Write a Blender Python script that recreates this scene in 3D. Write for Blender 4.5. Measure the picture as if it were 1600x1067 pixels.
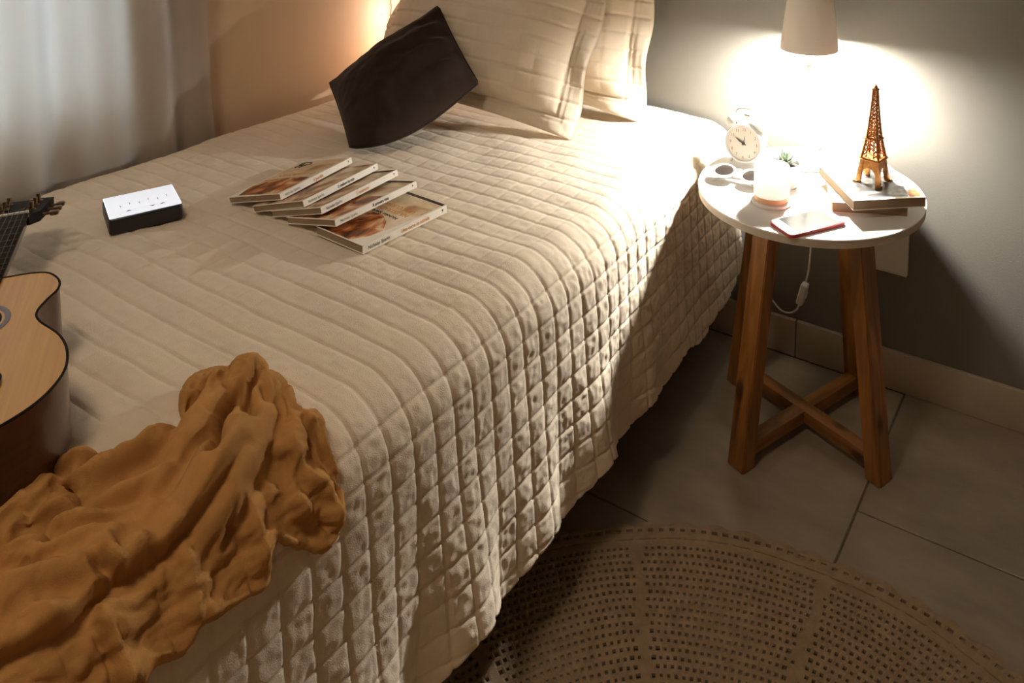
import bpy, bmesh, math, random
import numpy as np
from mathutils import Vector, Matrix, Euler

for o in list(bpy.data.objects):
    bpy.data.objects.remove(o, do_unlink=True)
scene = bpy.context.scene
COL = scene.collection
PI = math.pi
R = math.radians

# ------------------------------------------------------------------ camera
CAM_POS = Vector((1.7278, -1.8440, 1.2197))
YAW, PITCH, ROLL = 0.5482, -0.0889, 0.0063
F_PX, CX, CY = 1328.98, 957.64, -140.42
fw = Vector((-math.sin(YAW) * math.cos(PITCH), math.cos(YAW) * math.cos(PITCH), math.sin(PITCH)))
rt = Vector((math.cos(YAW), math.sin(YAW), 0))
up = rt.cross(fw)
r2 = math.cos(ROLL) * rt + math.sin(ROLL) * up
u2 = -math.sin(ROLL) * rt + math.cos(ROLL) * up
cd = bpy.data.cameras.new('camera')
cd.sensor_fit = 'HORIZONTAL'
cd.sensor_width = 36.0
cd.lens = F_PX * 36.0 / 1600.0
cd.shift_x = (800.0 - CX) / 1600.0
cd.shift_y = (CY - 533.5) / 1600.0
cd.clip_start = 0.02
cam = bpy.data.objects.new('camera', cd)
COL.objects.link(cam)
M = Matrix((r2, u2, -fw)).transposed().to_4x4()
M.translation = CAM_POS
cam.matrix_world = M
scene.camera = cam

# ------------------------------------------------------------------ world and exposure
vs = scene.view_settings
vs.view_transform = 'Standard'
vs.look = 'None'
vs.gamma = 1.0
vs.use_curve_mapping = False
vs.exposure = 0.0
scene.display_settings.display_device = 'sRGB'

LAMP_STRENGTH = 2650.0        # bulb of the bedside lamp
CEILING_FILL_POWER = 13.2         # unseen overhead light, added as the room's ambient fill
FAIRY_POWER = 0.25           # each bulb of the fairy string
DAYLIGHT = 9.0               # dusk sky outside the window

world = bpy.data.worlds.new('dusk_sky')
scene.world = world
world.use_nodes = True
bg = world.node_tree.nodes['Background']
bg.inputs[0].default_value = (0.50, 0.66, 0.86, 1)
bg.inputs[1].default_value = DAYLIGHT

cl = bpy.data.lights.new('ceiling_fill', 'AREA')  # soft warm fill added overhead, outside the view
cl.shape = 'DISK'
cl.size = 0.42
cl.energy = CEILING_FILL_POWER
cl.color = (1.0, 0.80, 0.60)
clo = bpy.data.objects.new('ceiling_fill', cl)
COL.objects.link(clo)
clo.location = (0.95, -1.95, 2.46)

# ------------------------------------------------------------------ helpers
def lin(r, g, b):
    def f(c):
        c /= 255.0
        return c / 12.92 if c <= 0.04045 else ((c + 0.055) / 1.055) ** 2.4
    return (f(r), f(g), f(b), 1.0)

def tag(o, label, cat, group=None, kind=None):
    o['label'] = label
    o['category'] = cat
    if group:
        o['group'] = group
    if kind:
        o['kind'] = kind
    return o

def struct(o, label=None, cat=None):
    o['kind'] = 'structure'
    if label:
        o['label'] = label
    if cat:
        o['category'] = cat
    return o

def empty(name, loc=(0, 0, 0), rot=(0, 0, 0)):
    o = bpy.data.objects.new(name, None)
    o.empty_display_size = 0.05
    COL.objects.link(o)
    o.location = loc
    o.rotation_euler = rot
    return o

def link(name, me, mat=None, parent=None, smooth=False):
    o = bpy.data.objects.new(name, me)
    COL.objects.link(o)
    if mat is not None:
        me.materials.clear()
        me.materials.append(mat)
    if smooth:
        me.shade_smooth()
    if parent is not None:
        o.parent = parent
    return o

def from_bm(name, bm, mat=None, parent=None, smooth=False, angle=None):
    bmesh.ops.recalc_face_normals(bm, faces=bm.faces)
    me = bpy.data.meshes.new(name)
    bm.to_mesh(me)
    bm.free()
    o = link(name, me, mat, parent, smooth)
    if angle:
        me.shade_smooth()
        me.set_sharp_from_angle(angle=R(angle))
    return o

def from_py(name, verts, faces, mat=None, parent=None, smooth=False):
    me = bpy.data.meshes.new(name)
    me.from_pydata([tuple(v) for v in verts], [], [tuple(f) for f in faces])
    me.update()
    return link(name, me, mat, parent, smooth)

def grid_mesh(name, P, mat=None, parent=None, closed_u=False):
    """P: (n, m, 3) array of points -> smooth quad grid."""
    n, m = P.shape[:2]
    idx = np.arange(n * m).reshape(n, m)
    if closed_u:
        idx = np.vstack([idx, idx[:1]])
    q = np.stack([idx[:-1, :-1], idx[1:, :-1], idx[1:, 1:], idx[:-1, 1:]], -1).reshape(-1, 4)
    return np_mesh(name, P.reshape(-1, 3), q, mat, parent)

def np_mesh(name, V, Q, mat=None, parent=None, smooth=True):
    me = bpy.data.meshes.new(name)
    V = np.ascontiguousarray(V, dtype=np.float32)
    Q = np.ascontiguousarray(Q, dtype=np.int32)
    k = Q.shape[1]
    me.vertices.add(len(V))
    me.vertices.foreach_set('co', V.ravel())
    me.loops.add(Q.size)
    me.loops.foreach_set('vertex_index', Q.ravel())
    me.polygons.add(len(Q))
    me.polygons.foreach_set('loop_start', np.arange(0, Q.size, k, dtype=np.int32))
    me.update(calc_edges=True)
    me.validate()
    return link(name, me, mat, parent, smooth)

def bm_box(bm, lo, hi, mtx=None, bevel=0.0, seg=2):
    c = [(a + b) / 2 for a, b in zip(lo, hi)]
    s = [abs(b - a) for a, b in zip(lo, hi)]
    t = bmesh.new()
    bmesh.ops.create_cube(t, size=1.0)
    bmesh.ops.scale(t, vec=s, verts=t.verts)
    bmesh.ops.translate(t, vec=c, verts=t.verts)
    if bevel > 0:
        bmesh.ops.bevel(t, geom=list(t.edges), offset=bevel, segments=seg, affect='EDGES', profile=0.5)
    if mtx is not None:
        bmesh.ops.transform(t, matrix=mtx, verts=t.verts)
    me = bpy.data.meshes.new('tmp')
    t.to_mesh(me)
    t.free()
    bm.from_mesh(me)
    bpy.data.meshes.remove(me)

def box(name, lo, hi, mat, parent=None, bevel=0.0, seg=2, mtx=None):
    bm = bmesh.new()
    bm_box(bm, lo, hi, mtx, bevel, seg)
    return from_bm(name, bm, mat, parent, angle=40 if bevel else None)

def bm_lathe(bm, prof, n=32, mtx=None):
    rings = []
    for r, z in prof:
        if r < 1e-6:
            v = Vector((0, 0, z))
            rings.append([bm.verts.new(mtx @ v if mtx else v)])
        else:
            ring = []
            for i in range(n):
                a = 2 * PI * i / n
                v = Vector((r * math.cos(a), r * math.sin(a), z))
                ring.append(bm.verts.new(mtx @ v if mtx else v))
            rings.append(ring)
    for a, b in zip(rings[:-1], rings[1:]):
        for i in range(n):
            j = (i + 1) % n
            if len(a) == 1 and len(b) == 1:
                continue
            if len(a) == 1:
                bm.faces.new((a[0], b[i], b[j]))
            elif len(b) == 1:
                bm.faces.new((a[i], a[j], b[0]))
            else:
                bm.faces.new((a[i], a[j], b[j], b[i]))

def lathe(name, prof, mat, parent=None, n=32, mtx=None, angle=40):
    bm = bmesh.new()
    bm_lathe(bm, prof, n, mtx)
    return from_bm(name, bm, mat, parent, angle=angle)

def catmull(pts, n=8):
    P = [Vector(p) for p in pts]
    P = [2 * P[0] - P[1]] + P + [2 * P[-1] - P[-2]]
    out = []
    for i in range(1, len(P) - 2):
        for k in range(n):
            t = k / n
            a, b, c, e = P[i - 1], P[i], P[i + 1], P[i + 2]
            out.append(0.5 * ((2 * b) + (c - a) * t + (2 * a - 5 * b + 4 * c - e) * t * t + (3 * b - a - 3 * c + e) * t ** 3))
    out.append(P[-2])
    return out

def bm_tube(bm, pts, rad, n=8, closed=False, cap=True):
    P = [Vector(p) for p in pts]
    m = len(P)
    rads = rad if isinstance(rad, (list, tuple)) else [rad] * m
    rings = []
    ref = None
    for i in range(m):
        if closed:
            t = P[(i + 1) % m] - P[i - 1]
        else:
            t = P[min(i + 1, m - 1)] - P[max(i - 1, 0)]
        t.normalize()
        if ref is None:
            ref = Vector((0, 0, 1)) if abs(t.z) < 0.9 else Vector((1, 0, 0))
        s = t.cross(ref)
        if s.length < 1e-6:
            s = t.orthogonal()
        s.normalize()
        ref = s.cross(t).normalized()
        rings.append([bm.verts.new(P[i] + rads[i] * (math.cos(2 * PI * k / n) * s + math.sin(2 * PI * k / n) * ref)) for k in range(n)])
    seq = rings + [rings[0]] if closed else rings
    for a, b in zip(seq[:-1], seq[1:]):
        for k in range(n):
            j = (k + 1) % n
            bm.faces.new((a[k], a[j], b[j], b[k]))
    if cap and not closed:
        bm.faces.new(rings[0])
        bm.faces.new(list(reversed(rings[-1])))

def tube(name, pts, rad, mat, parent=None, n=8, closed=False):
    bm = bmesh.new()
    bm_tube(bm, pts, rad, n, closed)
    return from_bm(name, bm, mat, parent, smooth=True)

def bm_prism(bm, poly, z0, z1, mtx=None):
    lo = [bm.verts.new((mtx @ Vector((x, y, z0))) if mtx else (x, y, z0)) for x, y in poly]
    hi = [bm.verts.new((mtx @ Vector((x, y, z1))) if mtx else (x, y, z1)) for x, y in poly]
    n = len(poly)
    bm.faces.new(list(reversed(lo)))
    bm.faces.new(hi)
    for i in range(n):
        j = (i + 1) % n
        bm.faces.new((lo[i], lo[j], hi[j], hi[i]))

def bar_matrix(a, b, upv=(0, 0, 1)):
    """Matrix whose z axis runs from a to b, origin at a."""
    a, b = Vector(a), Vector(b)
    z = (b - a).normalized()
    x = Vector(upv).cross(z)
    if x.length < 1e-5:
        x = Vector((1, 0, 0))
    x.normalize()
    y = z.cross(x)
    m = Matrix((x, y, z)).transposed().to_4x4()
    m.translation = a
    return m

def text_mesh(name, s, size, mat, parent=None, mtx=None, extrude=0.0, align='LEFT', bold=0.0, sx=1.0):
    c = bpy.data.curves.new(name, 'FONT')
    c.body = s
    c.size = size
    c.extrude = extrude
    c.offset = bold
    c.align_x = align
    c.resolution_u = 3
    t = bpy.data.objects.new('tmp_text', c)
    COL.objects.link(t)
    dg = bpy.context.evaluated_depsgraph_get()
    me = bpy.data.meshes.new_from_object(t.evaluated_get(dg))
    bpy.data.objects.remove(t)
    bpy.data.curves.remove(c)
    me.name = name
    if sx != 1.0:
        me.transform(Matrix.Diagonal((sx, 1, 1, 1)))
    if mtx is not None:
        me.transform(mtx)
    return link(name, me, mat, parent)

_rng = {}
def vnoise(x, y, seed=0):
    """smooth value noise on arrays, about -1..1"""
    if seed not in _rng:
        _rng[seed] = np.random.RandomState(seed).rand(256, 256) * 2 - 1
    T = _rng[seed]
    xi = np.floor(x).astype(int)
    yi = np.floor(y).astype(int)
    fx = x - xi
    fy = y - yi
    fx = fx * fx * (3 - 2 * fx)
    fy = fy * fy * (3 - 2 * fy)
    a = T[xi % 256, yi % 256]
    b = T[(xi + 1) % 256, yi % 256]
    c = T[xi % 256, (yi + 1) % 256]
    e = T[(xi + 1) % 256, (yi + 1) % 256]
    return (a * (1 - fx) + b * fx) * (1 - fy) + (c * (1 - fx) + e * fx) * fy

# ------------------------------------------------------------------ materials
def mat_new(name):
    m = bpy.data.materials.new(name)
    m.use_nodes = True
    nt = m.node_tree
    return m, nt, nt.nodes['Principled BSDF']

def pmat(name, col, rough=0.6, metal=0.0, var=0.0, vscale=8.0, stretch=(1, 1, 1), bump=0.0, bscale=200.0,
         spec=0.5, sheen=0.0, col2=None, emit=None, estr=0.0, coat=0.0, bstretch=None):
    m, nt, b = mat_new(name)
    N, L = nt.nodes, nt.links
    b.inputs['Base Color'].default_value = col
    b.inputs['Roughness'].default_value = rough
    b.inputs['Metallic'].default_value = metal
    b.inputs['Specular IOR Level'].default_value = spec
    if sheen:
        b.inputs['Sheen Weight'].default_value = sheen
        b.inputs['Sheen Roughness'].default_value = 0.5
    if coat:
        b.inputs['Coat Weight'].default_value = coat
    if emit:
        b.inputs['Emission Color'].default_value = emit
        b.inputs['Emission Strength'].default_value = estr
    tc = N.new('ShaderNodeTexCoord')
    if var or col2:
        mp = N.new('ShaderNodeMapping')
        mp.inputs['Scale'].default_value = stretch
        nz = N.new('ShaderNodeTexNoise')
        nz.inputs['Scale'].default_value = vscale
        nz.inputs['Detail'].default_value = 5
        nz.inputs['Roughness'].default_value = 0.6
        L.new(tc.outputs['Object'], mp.inputs[0])
        L.new(mp.outputs[0], nz.inputs['Vector'])
        cr = N.new('ShaderNodeValToRGB')
        c2 = col2 if col2 else tuple(max(0, c * (1 - var)) for c in col[:3]) + (1,)
        c1 = col if col2 else tuple(min(1, c * (1 + var)) for c in col[:3]) + (1,)
        cr.color_ramp.elements[0].position = 0.32
        cr.color_ramp.elements[1].position = 0.68
        cr.color_ramp.elements[0].color = c2
        cr.color_ramp.elements[1].color = c1
        L.new(nz.outputs['Fac'], cr.inputs[0])
        L.new(cr.outputs[0], b.inputs['Base Color'])
    if bump:
        n2 = N.new('ShaderNodeTexNoise')
        n2.inputs['Scale'].default_value = bscale
        n2.inputs['Detail'].default_value = 3
        if bstretch:
            mp2 = N.new('ShaderNodeMapping')
            mp2.inputs['Scale'].default_value = bstretch
            L.new(tc.outputs['Object'], mp2.inputs[0])
            L.new(mp2.outputs[0], n2.inputs['Vector'])
        else:
            L.new(tc.outputs['Object'], n2.inputs['Vector'])
        bp = N.new('ShaderNodeBump')
        bp.inputs['Strength'].default_value = bump
        bp.inputs['Distance'].default_value = 0.002
        L.new(n2.outputs['Fac'], bp.inputs['Height'])
        L.new(bp.outputs[0], b.inputs['Normal'])
    return m

def wood(name, dark, light, stretch, knots=True):
    m, nt, b = mat_new(name)
    N, L = nt.nodes, nt.links
    tc = N.new('ShaderNodeTexCoord')
    mp = N.new('ShaderNodeMapping')
    mp.inputs['Scale'].default_value = stretch
    L.new(tc.outputs['Object'], mp.inputs[0])
    nz = N.new('ShaderNodeTexNoise')
    nz.inputs['Scale'].default_value = 1.0
    nz.inputs['Detail'].default_value = 6
    nz.inputs['Distortion'].default_value = 0.6
    L.new(mp.outputs[0], nz.inputs['Vector'])
    cr = N.new('ShaderNodeValToRGB')
    cr.color_ramp.elements[0].position = 0.3
    cr.color_ramp.elements[1].position = 0.7
    cr.color_ramp.elements[0].color = dark
    cr.color_ramp.elements[1].color = light
    L.new(nz.outputs['Fac'], cr.inputs[0])
    last = cr.outputs[0]
    if knots:
        vo = N.new('ShaderNodeTexVoronoi')
        vo.inputs['Scale'].default_value = 1.0
        mk = N.new('ShaderNodeMapping')
        mk.inputs['Scale'].default_value = tuple(7 if s < 20 else 16 for s in stretch)
        L.new(tc.outputs['Object'], mk.inputs[0])
        L.new(mk.outputs[0], vo.inputs['Vector'])
        r2_ = N.new('ShaderNodeValToRGB')
        r2_.color_ramp.elements[0].position = 0.10
        r2_.color_ramp.elements[1].position = 0.20
        r2_.color_ramp.elements[0].color = (0.18, 0.12, 0.08, 1)
        r2_.color_ramp.elements[1].color = (1, 1, 1, 1)
        L.new(vo.outputs['Distance'], r2_.inputs[0])
        mx = N.new('ShaderNodeMix')
        mx.data_type = 'RGBA'
        mx.blend_type = 'MULTIPLY'
        mx.inputs[0].default_value = 0.85
        L.new(last, mx.inputs[6])
        L.new(r2_.outputs[0], mx.inputs[7])
        last = mx.outputs[2]
    L.new(last, b.inputs['Base Color'])
    b.inputs['Roughness'].default_value = 0.5
    bp = N.new('ShaderNodeBump')
    bp.inputs['Strength'].default_value = 0.15
    bp.inputs['Distance'].default_value = 0.001
    L.new(nz.outputs['Fac'], bp.inputs['Height'])
    L.new(bp.outputs[0], b.inputs['Normal'])
    return m

def translucent(name, col, fac, rough=0.8, transp=0.0):
    m = bpy.data.materials.new(name)
    m.use_nodes = True
    nt = m.node_tree
    N, L = nt.nodes, nt.links
    N.remove(N['Principled BSDF'])
    out = N['Material Output']
    a = N.new('ShaderNodeBsdfDiffuse')
    a.inputs[0].default_value = col
    t = N.new('ShaderNodeBsdfTranslucent')
    t.inputs[0].default_value = col
    mx = N.new('ShaderNodeMixShader')
    mx.inputs[0].default_value = fac
    L.new(a.outputs[0], mx.inputs[1])
    L.new(t.outputs[0], mx.inputs[2])
    last = mx
    if transp:
        tr = N.new('ShaderNodeBsdfTransparent')
        m2 = N.new('ShaderNodeMixShader')
        m2.inputs[0].default_value = transp
        L.new(mx.outputs[0], m2.inputs[1])
        L.new(tr.outputs[0], m2.inputs[2])
        last = m2
    L.new(last.outputs[0], out.inputs[0])
    return m

def pane_mat(name):
    m = bpy.data.materials.new(name)
    m.use_nodes = True
    nt = m.node_tree
    N, L = nt.nodes, nt.links
    N.remove(N['Principled BSDF'])
    tr = N.new('ShaderNodeBsdfTransparent')
    gl = N.new('ShaderNodeBsdfGlossy')
    gl.inputs['Roughness'].default_value = 0.02
    mx = N.new('ShaderNodeMixShader')
    mx.inputs[0].default_value = 0.06
    L.new(tr.outputs[0], mx.inputs[1])
    L.new(gl.outputs[0], mx.inputs[2])
    L.new(mx.outputs[0], N['Material Output'].inputs[0])
    return m

M_WALL_GREY = pmat('grey_wall_paint', (0.160, 0.150, 0.125, 1), 0.85, var=0.04, vscale=3, bump=0.15, bscale=350)
M_WALL_BEIGE = pmat('beige_wall_paint', (0.74, 0.565, 0.385, 1), 0.85, var=0.03, vscale=3, bump=0.12, bscale=350)
M_CEIL = pmat('ceiling_paint', (0.62, 0.58, 0.52, 1), 0.9, var=0.02)
M_TILE = pmat('stoneware_tile', (0.30, 0.245, 0.18, 1), 0.42, col2=(0.20, 0.16, 0.115, 1), vscale=5, stretch=(1, 2.2, 1), bump=0.06, bscale=90)
M_GROUT = pmat('grout', (0.10, 0.082, 0.064, 1), 0.95, var=0.1, vscale=60)
M_SKIRT = pmat('baseboard_tile', (0.40, 0.34, 0.27, 1), 0.4, var=0.08, vscale=9)
M_QUILT = pmat('cream_quilted_cotton', (0.68, 0.575, 0.435, 1), 0.9, var=0.05, vscale=14, bump=0.35, bscale=700, sheen=0.15, spec=0.2)
M_SHAM = pmat('cream_pillow_cotton', (0.68, 0.58, 0.445, 1), 0.9, var=0.05, vscale=14, bump=0.35, bscale=700, sheen=0.15, spec=0.2)
M_BROWN = pmat('dark_brown_suede', (0.026, 0.015, 0.0095, 1), 0.9, var=0.2, vscale=12, bump=0.3, bscale=500, sheen=0.10, spec=0.15)
M_MATT = pmat('mattress_ticking', (0.55, 0.5, 0.42, 1), 0.9, var=0.05, bump=0.2, bscale=300)
M_BEDBASE = pmat('bed_base_fabric', (0.13, 0.085, 0.055, 1), 0.85, var=0.15, vscale=30, bump=0.25, bscale=500)
M_LEGDARK = pmat('dark_leg_wood', (0.05, 0.03, 0.02, 1), 0.5, var=0.2, vscale=20, stretch=(4, 4, 1))
M_SHIRT = pmat('mustard_knit', (0.45, 0.230, 0.074, 1), 0.92, var=0.10, vscale=24, bump=0.35, bscale=900, sheen=0.0, spec=0.12)
M_CURTAIN = translucent('white_sheer_curtain', (0.66, 0.60, 0.52, 1), 0.45, transp=0.06)
M_WHITE_TOP = pmat('white_laminate', (0.80, 0.79, 0.76, 1), 0.35, var=0.01)
M_EDGE = pmat('board_edge', (0.50, 0.44, 0.36, 1), 0.6, var=0.06, vscale=60)
M_LEG = wood('oiled_pine_upright', lin(92, 57, 23), lin(162, 108, 50), (38, 38, 3.2))
M_BAR = wood('oiled_pine_bar', lin(92, 57, 23), lin(162, 108, 50), (3.2, 38, 38))
M_WHITE_PAINT = pmat('white_enamel', (0.82, 0.82, 0.80, 1), 0.35, var=0.01)
M_WHITE_PLASTIC = pmat('white_plastic', (0.72, 0.70, 0.64, 1), 0.45, var=0.02)
M_SHADE = translucent('lamp_shade_fabric', (0.56, 0.51, 0.44, 1), 0.035)
M_BULB = pmat('lit_bulb', (1, 1, 1, 1), 0.5, emit=(1.0, 0.96, 0.90, 1), estr=LAMP_STRENGTH)
M_BLACK = pmat('black_plastic', (0.012, 0.011, 0.012, 1), 0.4, var=0.1)
M_INK = pmat('black_print', (0.02, 0.017, 0.015, 1), 0.7, var=0.1)
M_INK_GREY = pmat('brown_grey_print', (0.16, 0.105, 0.06, 1), 0.7, var=0.1)
M_INK_ORANGE = pmat('orange_print', (0.62, 0.25, 0.06, 1), 0.7, var=0.1)
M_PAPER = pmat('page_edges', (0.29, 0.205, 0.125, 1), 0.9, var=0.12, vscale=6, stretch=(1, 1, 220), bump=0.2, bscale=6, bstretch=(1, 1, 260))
M_COVER = pmat('cream_cover_stock', (0.82, 0.77, 0.66, 1), 0.5, var=0.03, vscale=40)
M_COPPER = pmat('aged_copper', (0.52, 0.24, 0.075, 1), 0.38, metal=0.85, var=0.35, vscale=160)
M_GLASS_LENS = pmat('tinted_lens', (0.022, 0.018, 0.015, 1), 0.12, var=0.2, vscale=30, spec=0.12)
M_SCREEN = pmat('phone_screen', (0.040, 0.039, 0.035, 1), 0.15, var=0.12, vscale=25, spec=0.12)
M_RED = pmat('red_phone_case', (0.42, 0.035, 0.03, 1), 0.45, var=0.1, vscale=60)
M_GREEN = pmat('grey_green_leaf', (0.20, 0.25, 0.18, 1), 0.55, col2=(0.10, 0.13, 0.09, 1), vscale=60)
M_SOIL = pmat('potting_soil', (0.04, 0.028, 0.02, 1), 0.95, var=0.3, vscale=200, bump=0.5, bscale=300)
M_CERAMIC = pmat('white_ceramic', (0.80, 0.78, 0.74, 1), 0.25, var=0.01, coat=0.3)
M_JAR = translucent('frosted_white_glass', (0.86, 0.84, 0.80, 1), 0.5)
M_WAX = pmat('peach_candle_base', (0.78, 0.46, 0.26, 1), 0.5, var=0.05)
M_SPRUCE = pmat('spruce_soundboard', lin(200, 150, 68), 0.4, col2=lin(184, 134, 56), vscale=4, stretch=(1, 45, 1), coat=0.25)
M_MAHOG = pmat('mahogany_sides', (0.075, 0.022, 0.010, 1), 0.3, col2=(0.045, 0.014, 0.008, 1), vscale=5, stretch=(1, 1, 30), coat=0.4)
M_EBONY = pmat('ebony', (0.010, 0.007, 0.006, 1), 0.7, var=0.2, vscale=30, spec=0.15)
M_BRONZE = pmat('aged_bronze_wire', (0.16, 0.10, 0.05, 1), 0.4, metal=1.0, var=0.1)
M_STEEL = pmat('nickel_steel', (0.6, 0.56, 0.5, 1), 0.3, metal=1.0, var=0.05)
M_RUG = pmat('crochet_cotton', (0.34, 0.245, 0.15, 1), 0.95, col2=(0.25, 0.175, 0.10, 1), vscale=40, bump=0.5, bscale=600, sheen=0.1, spec=0.1)
M_WIRE = pmat('brown_light_wire', (0.16, 0.05, 0.02, 1), 0.5, var=0.1)
M_PANEL = pmat('lit_white_panel', (0.9, 0.93, 1.0, 1), 0.3, emit=(0.80, 0.88, 1.0, 1), estr=0.6)
M_PANEL_MARK = pmat('grey_panel_marks', (0.12, 0.14, 0.18, 1), 0.5, var=0.05)
M_FRAME = pmat('white_window_frame', (0.7, 0.7, 0.68, 1), 0.4, var=0.02)
M_PANE = pane_mat('window_pane')

# ------------------------------------------------------------------ room shell
X0, X1 = -0.09, 3.30          # inner faces of left and right walls
Y0, Y1 = -3.40, 0.012         # inner faces of front and back walls
ZC = 2.60
WT = 0.14
WIN = (-2.10, -0.86, 0.62, 1.95)     # window opening: y0, y1, z0, z1

def boxes(name, lst, mat, parent=None, bevel=0.0):
    bm = bmesh.new()
    for lo, hi in lst:
        bm_box(bm, lo, hi, None, bevel)
    return from_bm(name, bm, mat, parent)

struct(box('wall_back', (X0 - WT, Y1, -0.05), (X1 + WT, Y1 + WT, ZC), M_WALL_GREY))
struct(boxes('wall_left', [((X0 - WT, Y0, -0.05), (X0, WIN[0], ZC)),
                           ((X0 - WT, WIN[1], -0.05), (X0, Y1, ZC)),
                           ((X0 - WT, WIN[0], -0.05), (X0, WIN[1], WIN[2])),
                           ((X0 - WT, WIN[0], WIN[3]), (X0, WIN[1], ZC))], M_WALL_BEIGE))
struct(box('wall_right', (X1, Y0, -0.05), (X1 + WT, Y1, ZC), M_WALL_BEIGE))
struct(box('wall_front', (X0 - WT, Y0 - WT, -0.05), (X1 + WT, Y0, ZC), M_WALL_BEIGE))
struct(box('ceiling', (X0 - WT, Y0 - WT, ZC), (X1 + WT, Y1 + WT, ZC + 0.1), M_CEIL))

# floor: grout bed with one object for each tile
floor = struct(box('floor', (X0 - WT, Y0 - WT, -0.06), (X1 + WT, Y1 + WT, -0.0025), M_GROUT))
TS, GAP = 0.60, 0.003
JX, JY = 1.360, -0.378
tile_cache = {}
xs = [JX + k * TS for k in range(-3, 5)]
ys = [JY + k * TS for k in range(-6, 3)]
for a, b in zip(xs[:-1], xs[1:]):
    # running bond: the columns left of the joint beside the nightstand are staggered
    stag = -0.222 if round((a - JX) / TS) % 2 else 0.0
    for c, e in zip([v + stag for v in ys[:-1]], [v + stag for v in ys[1:]]):
        lx, hx = max(a + GAP / 2, X0 + 0.002), min(b - GAP / 2, X1 - 0.002)
        ly, hy = max(c + GAP / 2, Y0 + 0.002), min(e - GAP / 2, Y1 - 0.002)
        if hx - lx < 0.02 or hy - ly < 0.02:
            continue
        key = (round(hx - lx, 4), round(hy - ly, 4))
        if key not in tile_cache:
            o = box('tile', (-key[0] / 2, -key[1] / 2, -0.010), (key[0] / 2, key[1] / 2, 0.0), M_TILE, floor, bevel=0.0015, seg=1)
            tile_cache[key] = o.data
        else:
            o = link('tile', tile_cache[key], None, floor)
        o.location = ((lx + hx) / 2, (ly + hy) / 2, 0)

def baseboard(name, p0, p1, n, length_axis):
    # tiled baseboard: pieces 0.6 m long, bevelled top edge
    root = struct(empty(name))
    L = abs(p1 - p0)
    k = 0
    while k * 0.6 < L - 0.02:
        a = k * 0.6 + 0.001
        b = min((k + 1) * 0.6, L) - 0.001
        if length_axis == 'x':
            lo, hi = (p0 + a, n - 0.012, 0.0), (p0 + b, n, 0.088)
        else:
            lo, hi = (n, p0 + a, 0.0), (n + 0.012, p0 + b, 0.088)
        box('baseboard_piece', lo, hi, M_SKIRT, root, bevel=0.002)
        k += 1
    return root
baseboard('baseboard_back', X0, X1, Y1, 'x')

# window in the left wall, behind the curtain
win = struct(empty('window_1', (X0 - WT / 2, (WIN[0] + WIN[1]) / 2, WIN[2])))
wy, wh = (WIN[1] - WIN[0]) / 2, WIN[3] - WIN[2]
fr = boxes('window_frame', [((-0.03, -wy, 0), (0.03, -wy + 0.045, wh)), ((-0.03, wy - 0.045, 0), (0.03, wy, wh)),
                            ((-0.03, -wy + 0.045, 0), (0.03, wy - 0.045, 0.045)), ((-0.03, -wy + 0.045, wh - 0.045), (0.03, wy - 0.045, wh)),
                            ((-0.025, -0.03, 0.045), (0.025, 0.03, wh - 0.045))], M_FRAME, win)
box('pane', (-0.003, -wy + 0.045, 0.045), (0.003, -0.03, wh - 0.045), M_PANE, win)
box('pane', (-0.003, 0.03, 0.045), (0.003, wy - 0.045, wh - 0.045), M_PANE, win)

# unseen fixture, added as a body around the overhead fill light
cl_t = tag(empty('ceiling_fill_body', (0.95, -1.95, ZC)), 'unseen round white ceiling fixture added for the fill light', 'lamp')
lathe('fill_plate', [(0.0, 0.0), (0.24, 0.0), (0.24, -0.05), (0.225, -0.11), (0.215, -0.11), (0.215, -0.06), (0.0, -0.06)], M_WHITE_PAINT, cl_t)

# ------------------------------------------------------------------ bed
BED_L = 1.90
HB, RC = 0.537, 0.085          # quilt top height and edge radius
EY = [-2.2, -1.3, -0.7, -0.4, -0.22, 0.1]
EX = [1.0, 1.0, 0.985, 0.972, 0.96, 0.95]
ARC = RC * PI / 2

bed = tag(empty('bed', (0.47, -BED_L / 2, 0)), 'single bed with dark base under the cream bedspread', 'bed')
def bedpart(name, lo, hi, mat, bev):
    return box(name, (lo[0] - 0.47, lo[1] + BED_L / 2, lo[2]), (hi[0] - 0.47, hi[1] + BED_L / 2, hi[2]), mat, bed, bevel=bev)
bedpart('mattress', (0.03, -BED_L + 0.02, 0.30), (0.915, -0.01, 0.520), M_MATT, 0.04)
bedpart('bed_base', (0.04, -BED_L + 0.03, 0.10), (0.915, -0.015, 0.298), M_BEDBASE, 0.008)
for x in (0.10, 0.85):
    for y in (-0.12, -0.95, -1.78):
        bm = bmesh.new()
        bm_lathe(bm, [(0, 0), (0.022, 0), (0.03, 0.1), (0, 0.1)], 16, Matrix.Translation((x - 0.47, y + BED_L / 2, 0)))
        from_bm('leg', bm, M_LEGDARK, bed, angle=40)

# ------------------------------------------------------------------ bedspread
def edge_x(y):
    return np.interp(y, EY, EX)

def quilt_wave(y):
    return (np.sin(2 * PI * (y + 0.03) / 0.175) + 0.55 * np.sin(2 * PI * (y + 0.11) / 0.31 + 1.0)
            + 0.15 * np.sin(2 * PI * y / 0.083 + 2.0))

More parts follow.
